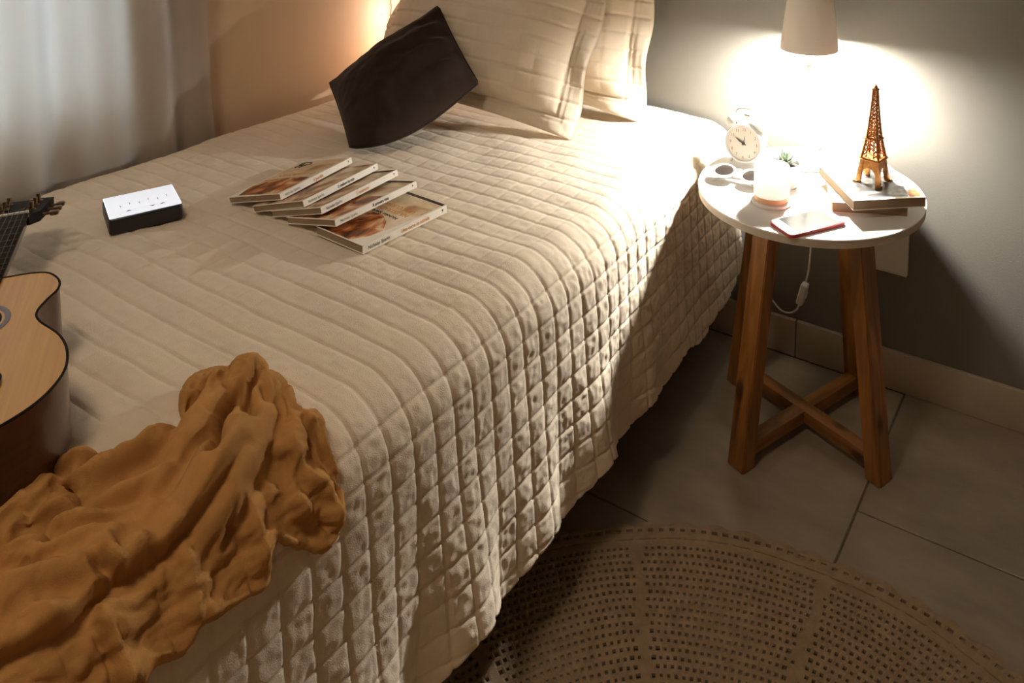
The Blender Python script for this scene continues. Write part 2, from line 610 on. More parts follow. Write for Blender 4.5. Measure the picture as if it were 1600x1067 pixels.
def quilt_base(s, y):
    """point and outward normal of the bedspread; s = 0 where the top begins to bend down on the open side"""
    e = edge_x(y) - RC
    t = np.clip(s / RC, 0, PI / 2)
    q = np.clip(s - ARC, 0, None)
    x = e + np.minimum(s, 0) + RC * np.sin(t)
    z = HB - RC + RC * np.cos(t)
    f = np.clip(q / 0.31, 0, 1)
    damp = np.clip((-0.28 - y) / 0.25, 0.15, 1)
    x = x + q * 0.075 + 0.014 * quilt_wave(y) * f ** 2.2 * damp
    z = z - q
    # wall side: the quilt bends down between mattress and wall
    l = np.clip(0.03 - x, 0, None)
    z = z - 6.0 * l * l
    nx = np.sin(t)
    nz = np.cos(t)
    return np.stack([x, y, z], -1), np.stack([nx, 0 * nx, nz], -1)

def quilt_relief(s, y):
    PY = 0.0398
    ph = (y + 0.7205) / PY
    # channels wander a little
    ph = ph + 0.06 * vnoise(s * 9, y * 7, 3)
    dy = np.abs(ph - np.round(ph)) * PY
    PS = 0.0400
    sl = (s - 0.083) / PS + 0.05 * vnoise(s * 7, y * 9, 4)
    ds = np.abs(sl - np.round(sl)) * PS
    side = np.clip((s - 0.03) / 0.06, 0, 1)
    side = side * side * (3 - 2 * side)
    g1 = np.exp(-(dy / 0.0026) ** 2) * (0.0013 + 0.0010 * side)
    g2 = np.exp(-(ds / 0.0026) ** 2) * (0.0009 + 0.0010 * side)
    puff = (0.0009 + 0.0004 * side) * np.sqrt(np.clip(dy / (PY / 2), 0, 1))
    puff = puff + side * 0.0012 * np.sqrt(np.clip(ds / (PS / 2), 0, 1))
    cr = side * (0.0012 * vnoise(s * 85 + y * 40, y * 95 - s * 30, 5) + 0.0006 * vnoise(s * 170, y * 190, 6)) * np.clip(np.minimum(dy, ds) / 0.006, 0, 1)
    cr = cr + (1 - side) * 0.0005 * vnoise(s * 60, y * 90, 7)
    lump = 0.0035 * vnoise(s * 6 + 3, y * 6, 8) + 0.0018 * vnoise(s * 15, y * 15, 9)
    return puff + cr + lump - g1 - g2 + 0.001

def quilt_height(s, y):
    """point of the finished bedspread surface with relief, scalars or arrays"""
    P, N = quilt_base(s, y)
    return P + N * quilt_relief(s, y)[..., None]

ny = 700
yy = np.linspace(-BED_L - 0.01, -0.006, ny)
s_left = -(np.interp(yy, EY, EX) - RC) + 0.0
ns_top, ns_side = 330, 180
hem = ARC + 0.312 - 0.010 * quilt_wave(yy) + 0.010 * np.sin(yy * 4.0) - 0.06 * np.clip((yy + 0.13) / 0.13, 0, 1)
T1 = np.linspace(0, 1, ns_top, endpoint=False)
T2 = np.linspace(0, 1, ns_side)
S = np.concatenate([s_left[:, None] * (1 - T1[None]), hem[:, None] * T2[None]], 1)
Y = np.repeat(yy[:, None], S.shape[1], 1)
Pq = quilt_height(S, Y)
# stitched border close to the hem, and a rolled back inner lip that gives the cloth its thickness
lip = []
P_h, N_h = quilt_base(hem, yy)
for dn, dz in ((0.002, -0.003), (-0.003, -0.0045), (-0.007, -0.002), (-0.009, 0.004), (-0.0095, 0.03)):
    q = Pq[:, -1].copy()
    q[:, 0] += dn - 0.001
    q[:, 2] += dz
    lip.append(q)
Pq = np.concatenate([Pq, np.stack(lip, 1)], 1)
bs = grid_mesh('bedspread', Pq, M_QUILT)
tag(bs, 'cream quilted bedspread draped over the bed and down its side', 'bedspread')

# ------------------------------------------------------------------ pillows
def pillow(name, w, h, T0, flange, label, seed, pitch=0.040, sag=0.0, group=None):
    nu, nv = 200, 150
    U = np.linspace(-1, 1, nu)
    V = np.linspace(0, 1, nv)
    u, v = np.meshgrid(U, V, indexing='ij')
    wx = u * w / 2
    hy = v * h
    # distance inside the flange seam
    dx = w / 2 - flange - np.abs(wx)
    dyb = np.minimum(hy - flange, h - flange - hy)
    ax = np.clip(dx / (w / 2 - flange), 0, 1)
    ay = np.clip(dyb / (h / 2 - flange), 0, 1)
    prof = (1 - (1 - ax) ** 2.6) ** 0.75 * (1 - (1 - ay) ** 2.4) ** 0.75
    thick = T0 * prof * (1 + 0.25 * (0.5 - v))
    # outline: corners pulled in slightly, wavy flange
    pull = 0.016 * (1 - np.abs(u) ** 2) * np.abs(2 * v - 1) ** 4
    hyy = hy + pull * np.where(v < 0.5, 1, -1)
    wxx = wx * (1 - 0.035 * (1 - (2 * v - 1) ** 2))
    inner = (dx > 0) & (dyb > 0)
    # channels across the width
    ph = hy / pitch + 0.05 * vnoise(wx * 12, hy * 9, seed)
    dch = np.abs(ph - np.round(ph)) * pitch
    pv = wx / pitch
    dcv = np.abs(pv - np.round(pv)) * pitch
    groove = 0.0042 * np.exp(-(dch / 0.0028) ** 2) + 0.0008 * np.exp(-(dcv / 0.003) ** 2)
    ed = np.minimum(dx, dyb)
    stitch = 0.0030 * np.exp(-(ed / 0.003) ** 2) + 0.0026 * np.exp(-((ed + 0.012) / 0.003) ** 2)
    lump = (0.004 * vnoise(wx * 9, hy * 9, seed + 1) + 0.0016 * vnoise(wx * 30, hy * 30, seed + 2)
            + 0.003 * vnoise(wx * 45, hy * 6, seed + 3) * np.exp(-hy / 0.10))
    rel = lump * np.clip(ed / 0.03 + 0.4, 0.2, 1) - groove - stitch
    flw = np.where(ed < 0, (-ed / flange) * 0.010 * np.sin(wx * 38 + hy * 33 + seed), 0)
    edge = np.clip(np.minimum(w / 2 - np.abs(wx), np.minimum(hy, h - hy)) / 0.006, 0, 1)
    front = 0.0045 * np.sqrt(edge) + thick + rel * edge + flw
    back = -0.0045 * np.sqrt(edge) - thick * 0.9 + flw
    bend = 0.045 * np.abs(u) ** 5
    front, back = front - bend, back - bend
    A = np.stack([wxx, hyy, front], -1)
    B = np.stack([wxx, hyy, back], -1)
    n = nu * nv
    idx = np.arange(n).reshape(nu, nv)
    q1 = np.stack([idx[:-1, :-1], idx[1:, :-1], idx[1:, 1:], idx[:-1, 1:]], -1).reshape(-1, 4)
    q2 = q1[:, ::-1] + n
    rim = np.concatenate([idx[:-1, 0], idx[-1, :-1], idx[::-1, -1][:-1], idx[0, ::-1][:-1]])
    rn = np.roll(rim, -1)
    q3 = np.stack([rn, rim, rim + n, rn + n], -1)
    # bottom of the stuffed body slumps a little
    V_ = np.concatenate([A.reshape(-1, 3), B.reshape(-1, 3)])
    o = np_mesh(name, V_, np.concatenate([q1, q2, q3]), M_SHAM)
    return tag(o, label, 'pillow', group)

def lean(o, bottom, ang, roll=0.0, yaw=0.0):
    """local x = width, y = height, z = front; leans back by ang from the vertical"""
    m = Matrix.Translation(bottom) @ Matrix.Rotation(R(yaw), 4, 'Z') @ Matrix.Rotation(R(90 - ang), 4, 'X') @ Matrix.Rotation(R(roll), 4, 'Z')
    o.matrix_world = m

pf = pillow('pillow', 0.68, 0.50, 0.080, 0.042, 'front quilted cream pillow leaning behind the dark brown cushion', 21, group='quilted pillows at the head of the bed')
lean(pf, (0.352, -0.345, 0.562), 27, roll=-1.0, yaw=-1.0)
pb = pillow('pillow', 0.67, 0.50, 0.062, 0.042, 'rear quilted cream pillow standing against the grey wall', 41, group='quilted pillows at the head of the bed')
lean(pb, (0.436, -0.172, 0.562), 11, roll=-1.5, yaw=0.0)

# ------------------------------------------------------------------ dark cushion
def cushion():
    Lc, Tc, Rc, Bc = (np.array(p) for p in ((0.090, -0.476, 0.613), (0.318, -0.340, 0.805), (0.474, -0.378, 0.650), (0.346, -0.640, 0.556)))
    n = 90
    U = np.linspace(0, 1, n)
    u, v = np.meshgrid(U, U, indexing='ij')
    # u from L to T / B to R, v from L to B / T to R
    pin = 0.012
    uu = u + pin * (1 - 2 * u) * 4 * v * (1 - v) * np.abs(1 - 2 * u) ** 0.6
    vv = v + pin * (1 - 2 * v) * 4 * u * (1 - u) * np.abs(1 - 2 * v) ** 0.6
    vv = vv + 0.20 * np.clip(2 * v - 1, 0, 1) ** 2 * 4 * u * (1 - u) * (1.25 - 0.8 * u)
    a, b = uu[..., None], vv[..., None]
    Pm = (1 - a) * (1 - b) * Lc + a * (1 - b) * Tc + a * b * Rc + (1 - a) * b * Bc
    nrm = np.cross(Rc - Lc, Tc - Bc)
    nrm /= np.linalg.norm(nrm)
    if nrm[1] > 0:
        nrm = -nrm
    th = (1 - (1 - 2 * np.minimum(u, 1 - u)) ** 2.2) * (1 - (1 - 2 * np.minimum(v, 1 - v)) ** 2.2)
    th = np.clip(th, 0, 1) ** 0.72
    fold = 0.007 * np.sin(26 * v + 7 * u) * np.clip(u * 1.4 - 0.35, 0, 1) * np.clip(4 * v * (1 - v), 0, 1)
    ridge = 0.010 * np.exp(-(((v - 0.25 - 0.25 * u) / 0.05) ** 2)) * np.clip((u - 0.35) * 2, 0, 1)
    lump = 0.004 * vnoise(u * 6, v * 6, 71) + 0.0015 * vnoise(u * 19, v * 19, 72)
    ed = np.clip(np.minimum(np.minimum(u, 1 - u), np.minimum(v, 1 - v)) * 14, 0, 1)
    fr_ = 0.070 * th + (fold + ridge * 0.6 + lump) * ed + 0.003
    bk_ = -(0.058 * th) - 0.003
    A = Pm + nrm * fr_[..., None]
    B = Pm + nrm * bk_[..., None]
    N_ = n * n
    idx = np.arange(N_).reshape(n, n)
    q1 = np.stack([idx[:-1, :-1], idx[1:, :-1], idx[1:, 1:], idx[:-1, 1:]], -1).reshape(-1, 4)
    rim = np.concatenate([idx[:-1, 0], idx[-1, :-1], idx[::-1, -1][:-1], idx[0, ::-1][:-1]])
    rn = np.roll(rim, -1)
    q3 = np.stack([rn, rim, rim + N_, rn + N_], -1)
    V_ = np.concatenate([A.reshape(-1, 3), B.reshape(-1, 3)])
    # rest on the bedspread instead of sinking into it
    V_[:, 2] = np.maximum(V_[:, 2], HB + 0.004)
    org = np.array([0.31, -0.48, HB])
    o = np_mesh('cushion', V_ - org, np.concatenate([q1, q1[:, ::-1] + N_, q3]), M_BROWN)
    bm = bmesh.new()
    bm.from_mesh(o.data)
    bmesh.ops.recalc_face_normals(bm, faces=bm.faces)
    bm.to_mesh(o.data)
    bm.free()
    o.data.shade_smooth()
    o.location = org
    tag(o, 'plain dark brown throw cushion propped against the quilted pillow', 'cushion')
    # seam piping around the outline
    mid = (A + B) / 2
    ring = np.concatenate([mid[:-1, 0], mid[-1, :-1], mid[::-1, -1][:-1], mid[0, ::-1][:-1]])[::4]
    ring[:, 2] = np.maximum(ring[:, 2], HB + 0.006)
    tube('seam', [tuple(p - org) for p in ring], 0.0032, M_BROWN, o, n=6, closed=True)
cushion()
OUTLINE = [[-0.171, -1.497], [-0.167, -1.464], [-0.156, -1.445], [-0.155, -1.426], [-0.161, -1.415], [-0.143, -1.409], [-0.114, -1.395], [-0.105, -1.376], [-0.102, -1.346], [-0.083, -1.327], [-0.09, -1.313], [-0.12, -1.298], [-0.134, -1.279], [-0.142, -1.252], [-0.144, -1.241], [-0.117, -1.228], [-0.089, -1.224], [-0.072, -1.213], [-0.044, -1.223], [0.0, -1.226], [0.02, -1.236], [0.028, -1.222], [0.054, -1.227], [0.084, -1.237], [0.112, -1.241], [0.136, -1.252], [0.151, -1.262], [0.118, -1.305], [0.098, -1.331], [0.13, -1.334], [0.125, -1.364], [0.117, -1.396], [0.115, -1.414], [0.126, -1.43], [0.114, -1.46], [0.123, -1.473], [0.13, -1.49], [0.089, -1.543], [0.042, -1.581]]
FOLDS = [
    ([[-0.114, -1.257], [-0.094, -1.245], [-0.062, -1.244], [-0.027, -1.256], [-0.003, -1.284], [0.011, -1.315], [0.024, -1.344], [0.034, -1.368], [0.041, -1.393]], 0.030, 0.016),
    ([[-0.115, -1.282], [-0.099, -1.268], [-0.069, -1.278], [-0.051, -1.307], [-0.03, -1.341], [-0.012, -1.374]], 0.026, 0.013),
    ([[-0.079, -1.264], [-0.04, -1.273], [-0.019, -1.298], [0.003, -1.33]], 0.018, 0.011),
    ([[-0.05, -1.262], [-0.037, -1.276], [-0.021, -1.302], [0.002, -1.329], [0.018, -1.352]], -0.020, 0.006),
    ([[-0.103, -1.273], [-0.093, -1.288], [-0.086, -1.299]], -0.022, 0.007),
    ([[-0.119, -1.252], [-0.111, -1.244], [-0.091, -1.249]], -0.014, 0.005),
    ([[-0.069, -1.231], [-0.059, -1.222], [-0.035, -1.232], [-0.02, -1.257], [0.002, -1.279]], 0.022, 0.010),
    ([[-0.056, -1.234], [-0.036, -1.256], [-0.018, -1.276], [0.004, -1.29]], -0.022, 0.008),
    ([[-0.034, -1.227], [0.003, -1.227], [0.023, -1.243], [0.039, -1.27], [0.051, -1.288]], 0.016, 0.013),
    ([[-0.024, -1.251], [-0.002, -1.261]], -0.006, 0.008),
    ([[0.02, -1.234], [0.036, -1.233], [0.056, -1.237], [0.081, -1.247], [0.102, -1.252], [0.12, -1.265], [0.132, -1.274]], 0.010, 0.008),
    ([[0.022, -1.244], [0.047, -1.246], [0.071, -1.248], [0.098, -1.247]], -0.009, 0.006),
    ([[0.043, -1.274], [0.068, -1.265], [0.096, -1.249]], 0.008, 0.007),
    ([[0.041, -1.29], [0.062, -1.296], [0.085, -1.303], [0.113, -1.289]], -0.010, 0.010),
    ([[0.05, -1.292], [0.072, -1.294], [0.094, -1.283]], 0.009, 0.007),
    ([[0.107, -1.27], [0.12, -1.264]], -0.006, 0.006),
    ([[0.024, -1.329], [0.042, -1.349], [0.055, -1.363], [0.075, -1.38]], 0.009, 0.006),
    ([[0.055, -1.359], [0.071, -1.373]], -0.009, 0.004),
    ([[0.027, -1.326], [0.053, -1.332], [0.075, -1.338], [0.096, -1.342], [0.115, -1.344]], 0.010, 0.007),
    ([[-0.118, -1.434], [-0.112, -1.423], [-0.079, -1.41], [-0.072, -1.389], [-0.065, -1.356], [-0.048, -1.336]], 0.020, 0.010),
    ([[-0.127, -1.433], [-0.091, -1.422], [-0.084, -1.404], [-0.078, -1.373]], -0.012, 0.008),
    ([[-0.102, -1.434], [-0.087, -1.438], [-0.075, -1.442]], -0.016, 0.006),
    ([[-0.084, -1.448], [-0.054, -1.461], [-0.033, -1.451], [-0.022, -1.428], [-0.01, -1.398], [-0.013, -1.358]], 0.016, 0.010),
    ([[-0.061, -1.493], [-0.055, -1.473], [-0.041, -1.451], [-0.02, -1.431], [-0.006, -1.411]], -0.012, 0.010),
    ([[-0.055, -1.511], [-0.039, -1.498], [-0.012, -1.49], [-0.002, -1.462], [0.009, -1.451], [0.028, -1.429]], 0.010, 0.009),
    ([[0.011, -1.455], [0.029, -1.462], [0.042, -1.466]], 0.012, 0.006),
    ([[0.029, -1.435], [0.042, -1.441]], 0.008, 0.006),
    ([[0.03, -1.47], [0.045, -1.465], [0.047, -1.452], [0.046, -1.435]], -0.018, 0.007),
    ([[-0.017, -1.556], [-0.0, -1.534], [0.007, -1.515], [0.018, -1.485], [0.027, -1.47]], 0.014, 0.008),
    ([[-0.038, -1.549], [-0.021, -1.526], [-0.01, -1.515], [-0.004, -1.501]], -0.012, 0.006),
    ([[0.018, -1.529], [0.03, -1.521], [0.045, -1.512]], 0.009, 0.008),
    ([[0.047, -1.483], [0.065, -1.486], [0.086, -1.487], [0.107, -1.48]], 0.013, 0.008),
    ([[0.055, -1.493], [0.085, -1.491], [0.107, -1.489]], -0.010, 0.008),
    ([[0.061, -1.47], [0.072, -1.473], [0.082, -1.475]], 0.009, 0.006),
    ([[0.044, -1.402], [0.074, -1.41], [0.095, -1.416], [0.107, -1.419]], 0.009, 0.007),
    ([[0.073, -1.399], [0.089, -1.404], [0.109, -1.4]], 0.008, 0.007),
    ([[-0.129, -1.438], [-0.116, -1.462], [-0.097, -1.487], [-0.089, -1.518]], 0.012, 0.016),
    ([[0.005, -1.417], [0.021, -1.409], [0.034, -1.407]], 0.008, 0.010),
]
CREASE = [[0.024, -1.323], [0.026, -1.332], [0.034, -1.362], [0.041, -1.393], [0.046, -1.437], [0.042, -1.477], [0.047, -1.511], [0.043, -1.538], [0.039, -1.554], [0.031, -1.578]]

# ------------------------------------------------------------------ crumpled mustard shirt
def polyline_dist(X, Y, pts, along=False):
    d = np.full(X.shape, 1e9)
    u = np.zeros(X.shape)
    seg = [math.hypot(b[0] - a[0], b[1] - a[1]) for a, b in zip(pts[:-1], pts[1:])]
    tot = sum(seg) + 1e-9
    acc = 0.0
    for (a, b), sl in zip(zip(pts[:-1], pts[1:]), seg):
        vx, vy = b[0] - a[0], b[1] - a[1]
        l2 = vx * vx + vy * vy + 1e-12
        t = np.clip(((X - a[0]) * vx + (Y - a[1]) * vy) / l2, 0, 1)
        dn = np.hypot(X - a[0] - t * vx, Y - a[1] - t * vy)
        k = dn < d
        u = np.where(k, (acc + t * sl) / tot, u)
        d = np.where(k, dn, d)
        acc += sl
    return (d, u) if along else d

def blur(h, n):
    for _ in range(n):
        p = np.pad(h, 1, mode='edge')
        h = (p[:-2, 1:-1] + p[2:, 1:-1] + p[1:-1, :-2] + p[1:-1, 2:] + 2 * p[1:-1, 1:-1]) / 6.0
    return h

def smooth_line(pts, n=6):
    return [(p.x, p.y) for p in catmull([(a, b, 0) for a, b in pts], n)]

def inside(X, Y, poly):
    r = np.zeros(X.shape, bool)
    n = len(poly)
    for i in range(n):
        x1, y1 = poly[i]
        x2, y2 = poly[(i + 1) % n]
        c = ((y1 > Y) != (y2 > Y))
        xi = (x2 - x1) * (Y - y1) / (y2 - y1 + 1e-12) + x1
        r ^= c & (X < xi)
    return r

def relax_cloth(P, used, border, grow_s=1.10, grow_y=1.03, iters=170):
    """let a slightly oversized cloth buckle, sag and settle on the bedspread"""
    P = P.astype(np.float64)
    home = P.copy()
    sets = []
    def add(di, dj, stiff, grow, m):
        n, k = P.shape[:2]
        for ph in range(m):
            if di != 0:
                ia = np.arange(ph if di > 0 else ph + abs(di), n if di < 0 else n - di, m)
                I, J = np.meshgrid(ia, np.arange(0, k - dj), indexing='ij')
            else:
                ja = np.arange(ph, k - dj, m)
                I, J = np.meshgrid(np.arange(n), ja, indexing='ij')
            a = (I * k + J).ravel()
            b = ((I + di) * k + (J + dj)).ravel()
            ok = U_[a] & U_[b]
            a, b = a[ok], b[ok]
            rest = np.linalg.norm(F[a] - F[b], axis=1) * grow
            sets.append((a, b, rest, stiff))
    U_ = used.ravel()
    F = P.reshape(-1, 3)
    B_ = np.nonzero(border.ravel())[0]
    add(1, 0, .5, grow_s, 2)
    add(0, 1, .5, grow_y, 2)
    dg = math.sqrt((grow_s ** 2 + grow_y ** 2) / 2)
    add(1, 1, .22, dg, 2)
    add(-1, 1, .22, dg, 2)
    add(5, 0, .10, grow_s, 10)
    add(0, 5, .10, grow_y, 10)
    H0 = home.reshape(-1, 3)
    act = np.nonzero(U_)[0]
    for it in range(iters):
        F[act, 2] -= 0.00022
        for a, b, rest, st in sets:
            d = F[b] - F[a]
            L = np.linalg.norm(d, axis=1) + 1e-9
            c = d * (st * (L - rest) / L)[:, None]
            F[a] += c
            F[b] -= c
        # pull gently back to where the folds lie, keep the outline in place
        F[act] += (H0[act] - F[act]) * 0.02
        F[B_] = H0[B_]
        q = F[act]
        e = edge_x(q[:, 1]) - RC
        rx = np.maximum(q[:, 0] - e, 0)
        rz = q[:, 2] - (HB - RC)
        clear = RC + 0.0055
        flat = q[:, 0] <= e
        q[flat, 2] = np.maximum(q[flat, 2], HB + 0.0055)
        arc = (~flat) & (rz > 0)
        rad = np.hypot(rx, rz)
        k = np.where(arc & (rad < clear), clear / np.maximum(rad, 1e-6), 1.0)
        q[:, 0] = np.where(arc, e + rx * k, q[:, 0])
        q[:, 2] = np.where(arc, HB - RC + rz * k, q[:, 2])
        low = (~flat) & (rz <= 0)
        q[:, 0] = np.where(low, np.maximum(q[:, 0], e + RC + 0.0055 - rz * 0.075), q[:, 0])
        F[act] = q
    return F.reshape(P.shape)

def shirt():
    st = 0.0022
    poly = smooth_line(OUTLINE + OUTLINE[:1], 4)[:-1]
    sx = np.arange(-0.24, 0.20, st)
    sy = np.arange(-1.64, -1.16, st)
    X, Yv = np.meshgrid(sx, sy, indexing='ij')
    ins = inside(X, Yv, poly)
    db = polyline_dist(X, Yv, poly + poly[:1])
    jx = 0.0025 * vnoise(X * 60, Yv * 60, 51)
    jy = 0.0025 * vnoise(X * 60, Yv * 60, 52)
    h = np.full(X.shape, 0.011)
    pos = np.zeros(X.shape)
    neg = np.zeros(X.shape)
    for pts, amp, wid in FOLDS:
        dd, uu = polyline_dist(X + jx, Yv + jy, smooth_line(pts), True)
        if amp > 0:
            # rounded, tube-like fold that dies out towards its ends
            W = 1.75 * wid
            tap = np.clip(np.minimum(uu, 1 - uu) / 0.22, 0, 1)
            tap = 0.35 + 0.65 * np.sin(tap * PI / 2)
            g = amp * 1.15 * tap * np.sqrt(np.clip(1 - (dd / W) ** 2, 0, 1))
            g = np.maximum(g, amp * 0.55 * tap * np.exp(-(dd / (2.2 * wid)) ** 2))
            pos = np.maximum(pos, g)
        else:
            neg = np.maximum(neg, -amp * np.exp(-(dd / wid) ** 2 * 1.6))
    h = h + blur(pos, 3) * 1.35 - neg * 1.25
    # finer wrinkles running with the folds
    wr = 1 - np.abs(vnoise(X * 55 + Yv * 22, Yv * 26 - X * 8, 57))
    wr2 = 1 - np.abs(vnoise(X * 30 - Yv * 70, Yv * 30 + X * 20, 58))
    h = h + 0.0016 * (wr ** 3 - 0.3)
    # overlapping layer: the upper layer ends in a sharp edge along the crease
    cr = smooth_line(CREASE)
    cy = np.array([p[1] for p in cr])[::-1]
    cs = np.array([p[0] for p in cr])[::-1]
    sc = np.interp(Yv, cy, cs) - X
    on = np.clip((-1.30 - Yv) / 0.05, 0, 1)
    k = np.clip((sc + 0.001) / 0.004, 0, 1)
    h = h + on * 0.014 * k * k * (3 - 2 * k) * np.exp(-np.clip(sc, 0, None) / 0.045)
    h = h - on * 0.004 * np.exp(-((sc + 0.003) / 0.004) ** 2)
    h = h + 0.0022 * vnoise(X * 38 + 1.3, Yv * 38, 53) + 0.0008 * vnoise(X * 90, Yv * 90, 54)
    h = np.clip(blur(h, 2), 0.005, None)
    e = np.clip(db / 0.013, 0, 1)
    h = 0.0035 + (h - 0.0035) * np.sqrt(1 - (1 - e) ** 2)
    cell = ins[:-1, :-1] & ins[1:, :-1] & ins[1:, 1:] & ins[:-1, 1:]
    idx = np.arange(X.size).reshape(X.shape)
    q = np.stack([idx[:-1, :-1], idx[1:, :-1], idx[1:, 1:], idx[:-1, 1:]], -1)[cell]
    used = np.unique(q)
    # boundary edges -> pull them to the outline
    E_ = np.concatenate([q[:, [0, 1]], q[:, [1, 2]], q[:, [2, 3]], q[:, [3, 0]]])
    key = np.sort(E_, 1)
    key = key[:, 0].astype(np.int64) * X.size + key[:, 1]
    un, inv, cnt = np.unique(key, return_inverse=True, return_counts=True)
    bedge = E_[cnt[inv] == 1]
    bv = np.unique(bedge)
    Xf, Yf, hf = X.ravel().copy(), Yv.ravel().copy(), h.ravel().copy()
    pp = np.array(poly)
    pn = np.roll(pp, -1, 0)
    for i in bv:
        p = np.array([Xf[i], Yf[i]])
        v = pn - pp
        t = np.clip(((p - pp) * v).sum(1) / ((v * v).sum(1) + 1e-12), 0, 1)
        c = pp + v * t[:, None]
        j = np.argmin(((c - p) ** 2).sum(1))
        Xf[i], Yf[i] = c[j]
        hf[i] = 0.0045
    P, N = quilt_base(Xf, Yf)
    rel = np.maximum(quilt_relief(Xf, Yf), -0.001)
    top = P + N * (hf + rel)[:, None]
    top = relax_cloth(top.reshape(X.shape + (3,)), np.isin(idx, used), np.isin(idx, bv)).reshape(-1, 3)
    # crisp creases and ridge lines on the settled cloth
    post = np.zeros(X.shape)
    for pts, amp, wid in FOLDS:
        dd, uu = polyline_dist(X + jx, Yv + jy, smooth_line(pts), True)
        tap = np.clip(np.minimum(uu, 1 - uu) / 0.3, 0, 1)
        if amp < 0:
            post -= 0.0060 * tap * np.exp(-(dd / 0.0030) ** 2) + 0.0030 * tap * np.exp(-(dd / 0.008) ** 2)
        else:
            post += 0.0024 * tap * np.exp(-(dd / 0.0034) ** 2)
    post += on * 0.006 * k * np.exp(-np.clip(sc, 0, None) / 0.012) - on * 0.006 * np.exp(-((sc + 0.002) / 0.0028) ** 2)
    post += 0.0009 * vnoise(X * 120 + Yv * 40, Yv * 70, 61) * np.clip(e * 2 - 1, 0, 1)
    post = (post * np.clip(db / 0.008, 0, 1)).ravel()
    top = top + N * post[:, None]
    floor_ = P + N * (rel + 0.003)[:, None]
    dep = ((top - floor_) * N).sum(1)
    top = top + N * np.clip(-dep, 0, None)[:, None]
    bot = P + N * (rel + 0.0012)[:, None]
    m = -np.ones(X.size, int)
    m[used] = np.arange(len(used))
    V1 = top[used]
    mb = -np.ones(X.size, int)
    mb[bv] = len(used) + np.arange(len(bv))
    V2 = bot[bv]
    side = np.stack([m[bedge[:, 1]], m[bedge[:, 0]], mb[bedge[:, 0]], mb[bedge[:, 1]]], -1)
    org = np.array([0.88, -1.38, HB])
    o = np_mesh('crumpled_shirt', np.concatenate([V1, V2]) - org, np.concatenate([m[q], side]), M_SHIRT)
    o.location = org
    tag(o, 'crumpled mustard brown shirt lying over the edge of the bed', 'shirt')
    # ribbed hem band along the lower outline
    return o
shirt()

